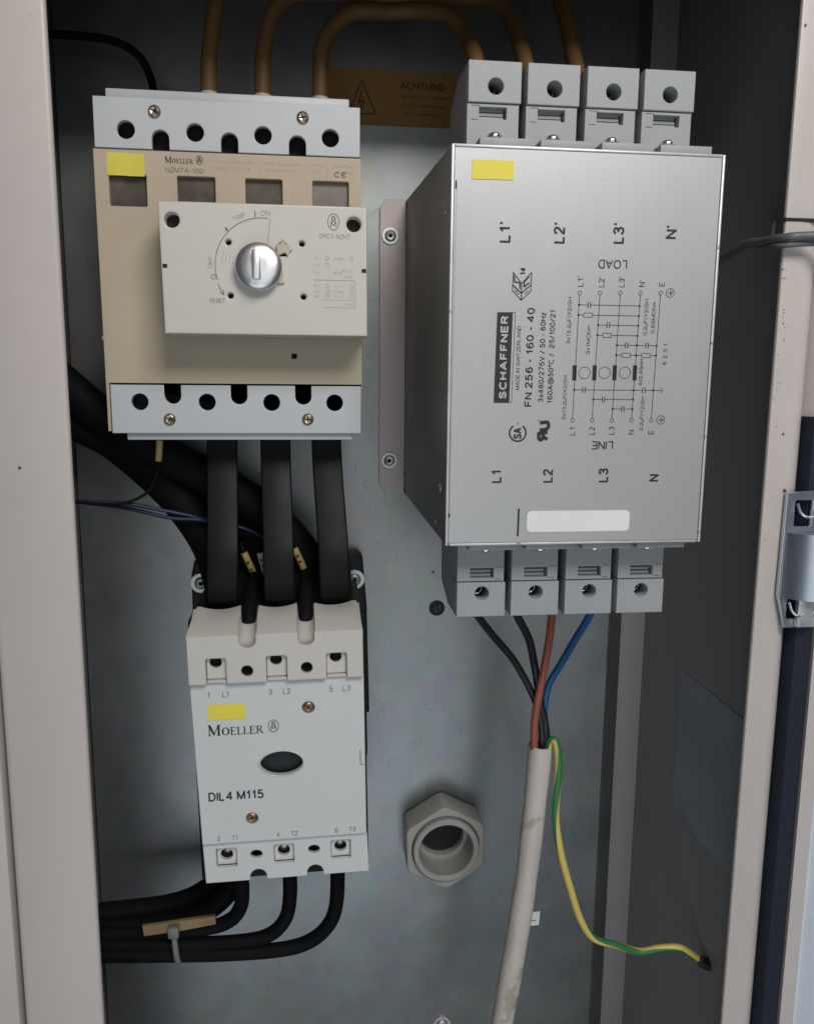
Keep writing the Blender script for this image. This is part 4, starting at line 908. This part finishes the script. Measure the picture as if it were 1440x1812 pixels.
cab('auxiliary_wire', [(-149.9, -30.0, 185.5), (-131.8, -30.0, 186.5), (-107.7, -30.0, 184.8), (-94.2, -30.0, 177.8), (-87.8, -32.0, 166.5), (-84.4, -40.0, 152.3), (-82.4, -50.0, 142.0)], 2.2, 'black_rubber_sheath', 'thin black wire arching to the breaker top left corner', 'wire')

# ---------------------------------------------------------------- brown cables looping over the top
GB = 'orange brown cables looping from breaker to filter'
for k_, (bx, tx, zt, lab) in enumerate([(-52.0, 138.5, 217, 'orange brown cable on the breaker, leftmost arch of the three'), (-24.0, 111.5, 207, 'orange brown cable on the breaker, middle arch of the three'), (6.5, 85.5, 199, 'orange brown cable on the breaker, shortest arch next to the warning sticker')]):
    t = thing('looped_cable', lab, 'cable', (bx, -58, 142), group=GB)
    y0 = -66
    tube('cable', [(bx, y0, 134), (bx + .4, y0, 158), (bx + 1.5, y0 + 2, 174), (bx + 7, y0 + 6, zt - 13), (bx + 18, y0 + 10, zt - 3), (bx + 36, y0 + 14, zt), ((bx + tx) / 2, y0 + 14, zt), (tx - 24, y0 + 10, zt), (tx - 9, y0 + 2, zt - 5), (tx - 2, y0 - 6, zt - 17), (tx, y0 - 26, 165), (tx, -102, 150), (tx, -106, 124)], 4.3, 'brown_orange_insulation', t, n=18)
    tube('crimp_sleeve', [(bx + .1, y0, 139), (bx + .4, y0, 148.5)], 4.8, 'crimp_white', t, n=18, sub=2)

# ---------------------------------------------------------------- cables under the contactor
GC = 'black cables leaving the contactor towards the left'
cab('outgoing_cable', [(-45.2, -78, -272), (-45.2, -72, -300), (-45.6, -66, -318), (-47.5, -60, -331), (-54, -56, -342), (-68, -54, -348), (-100, -52, -350.5), (-140, -50, -350)], 4.6, 'black_rubber_sheath', 'black cable leaving the contactor, leftmost with the tightest bend', group=GC)
cab('outgoing_cable', [(-15.8, -78, -272), (-15.9, -70, -300), (-16.2, -64, -322), (-19, -60, -340), (-28, -58, -352), (-44, -57, -357), (-80, -56, -357.5), (-140, -54, -355.5)], 4.5, 'black_rubber_sheath', 'black cable leaving the contactor, middle one of three', group=GC)
cab('outgoing_cable', [(13.9, -78, -272), (13.7, -70, -300), (12.8, -64, -330), (7.5, -60, -348), (-5, -58, -360), (-24, -58, -364.2), (-60, -58, -364.2), (-100, -57, -362.5), (-140, -56, -360.5)], 4.6, 'black_rubber_sheath', 'black cable leaving the contactor, rightmost with the widest bend', group=GC)
cab('outgoing_cable', [(-38, -20, -270), (-44, -22, -300), (-56, -26, -322), (-72, -30, -337), (-95, -34, -344), (-140, -36, -346)], 7.0, 'black_rubber_sheath', 'dark cable further back, passing behind the wooden strip', group=None)
cab('outgoing_cable', [(-42, -34, -285), (-49, -38, -320), (-60, -42, -336), (-78, -45, -346), (-100, -46, -349.5), (-140, -44, -351)], 6.5, 'black_rubber_sheath', 'black cable directly under the wooden strip in the bundle', group=None)
wsx = prism('wood_strip', [[(-107.5, -338.6), (-88, -336.8), (-63, -334.6), (-62.6, -340.2), (-84, -343.2), (-106.8, -345.2)]], -62.5, -59.5, 'wood_strip', None, 0.4)
info(wsx, 'small tan wooden strip tied onto the black cable bundle', 'strip')
ctie = thing('cable_tie', 'grey cable tie around the black cable bundle at lower left', 'cable tie', (-88, -60, -350))
tube('tie_band', [(-88.4, -63.5, -340), (-88.0, -64.3, -347), (-87.2, -64.5, -358), (-86.6, -62, -364.5), (-86.4, -57, -366), (-86, -48, -366), (-87, -42, -352)], 1.9, 'cable_tie_plastic', ctie, n=10)
box('tie_head', -91.4, -84.8, -67.5, -62.8, -345, -337.5, 'cable_tie_plastic', ctie, 1.0)

# ---------------------------------------------------------------- white sheathed cable with its cores
sh = thing('sheathed_cable', 'dirty white sheathed cable with four cores into the filter terminals', 'cable', (127.1, -90.0, -264.1))
tube('sheath', [(134.6, -90.0, -216.2), (133.5, -90.0, -235.0), (131.7, -90.0, -264.3), (128.4, -90.0, -305.5), (123.9, -90.0, -343.7), (116.8, -90.0, -398.6), (111.3, -90.0, -438.9), (107.5, -90.0, -463.4)], 6.9, 'sheath_white', sh, n=32, wob=.05, hollow=True)
tube('core', [(83.3, -128.0, -114.5), (87.6, -118.0, -125.2), (100.6, -104.0, -142.8), (114.1, -96.0, -159.3), (123.7, -92.0, -174.9), (130.6, -91.0, -189.6), (134.6, -91.0, -205.7), (135.7, -90.0, -227.8)], 2.15, 'core_black', sh, n=14)['label'] = 'black core, leftmost'
tube('core', [(105.1, -126.0, -115.5), (111.4, -116.0, -128.6), (121.2, -104.0, -145.1), (126.6, -97.0, -161.1), (129.9, -94.0, -174.4), (133.8, -91.0, -191.5), (137.3, -90.0, -206.3), (137.1, -90.0, -227.9)], 2.3, 'core_black', sh, n=14)['label'] = 'second black core'
tube('core', [(128.0, -124.0, -116.6), (130.5, -116.0, -128.5), (132.2, -106.0, -148.1), (131.7, -100.0, -167.0), (129.8, -97.0, -185.4), (129.2, -94.0, -202.4), (130.8, -91.0, -227.1)], 2.3, 'core_brown', sh, n=14)['label'] = 'reddish brown core'
tube('core', [(151.0, -124.0, -117.2), (151.8, -116.0, -129.0), (148.0, -106.0, -145.2), (143.2, -96.0, -163.7), (138.1, -90.0, -179.0), (136.5, -88.0, -197.1), (138.8, -88.0, -210.8), (138.1, -89.0, -228.4)], 2.15, 'core_blue', sh, n=14)['label'] = 'blue core'
tube('earth_core', [(139.2, -90.0, -228.0), (138.9, -92.0, -216.9), (140.2, -94.0, -211.4), (142.4, -96.0, -213.1), (144.3, -96.0, -225.3), (144.2, -95.0, -243.9), (144.6, -94.0, -262.8), (148.6, -94.0, -285.4), (155.3, -94.0, -308.5), (162.7, -94.0, -330.2), (172.1, -94.0, -344.5), (187.0, -94.0, -350.4), (202.2, -94.0, -356.3), (214.2, -96.0, -353.4), (226.3, -98.0, -352.4), (233.7, -100.0, -355.8), (241.3, -102.0, -360.8)], 2.25, 'green_yellow', sh, n=48, sub=16, stripe=(44, 0.042, -.42))
tube('core_end_cap', [(237.9, -104.0, -357.8), (242.0, -105.0, -359.7), (246.0, -106.0, -360.1)], 3.6, 'core_black', sh, n=16)

# ---------------------------------------------------------------- cable and stud at the right jamb
cab('bonding_cable', [(228, -60, 62), (228.0, -110.0, 70.8), (229.0, -128.0, 70.4), (232.0, -146.0, 69.8), (244.2, -150.0, 70.3), (260.8, -160.0, 69.9)], 2.1, 'grey_cable', 'dark grey bonding cable crossing the right jamb, upper of two', 'cable', 'bonding cables crossing the right jamb', n=14)
cab('bonding_cable', [(226, -60, 58), (228.2, -110.0, 69.1), (229.6, -130.0, 67.6), (231.7, -144.5, 66.3), (246.4, -147.0, 67.3), (268.1, -150.0, 67.5)], 1.5, 'grey_cable', 'paler thin bonding cable crossing the right jamb, lower of two', 'cable', 'bonding cables crossing the right jamb', n=14)
st = thing('cable_hook', 'small steel hook on the side wall by the bonding cables', 'hook', (240, -121, 72))
tube('hook_wire', [(243.2, -120, 72), (240.2, -120.5, 71.5), (239.6, -121, 76), (240, -121, 81.2), (241.2, -120.8, 82.2)], 1.2, 'zinc_screw', st, n=12)

for o in ROOTS:
    if 'org' in o: del o['org']
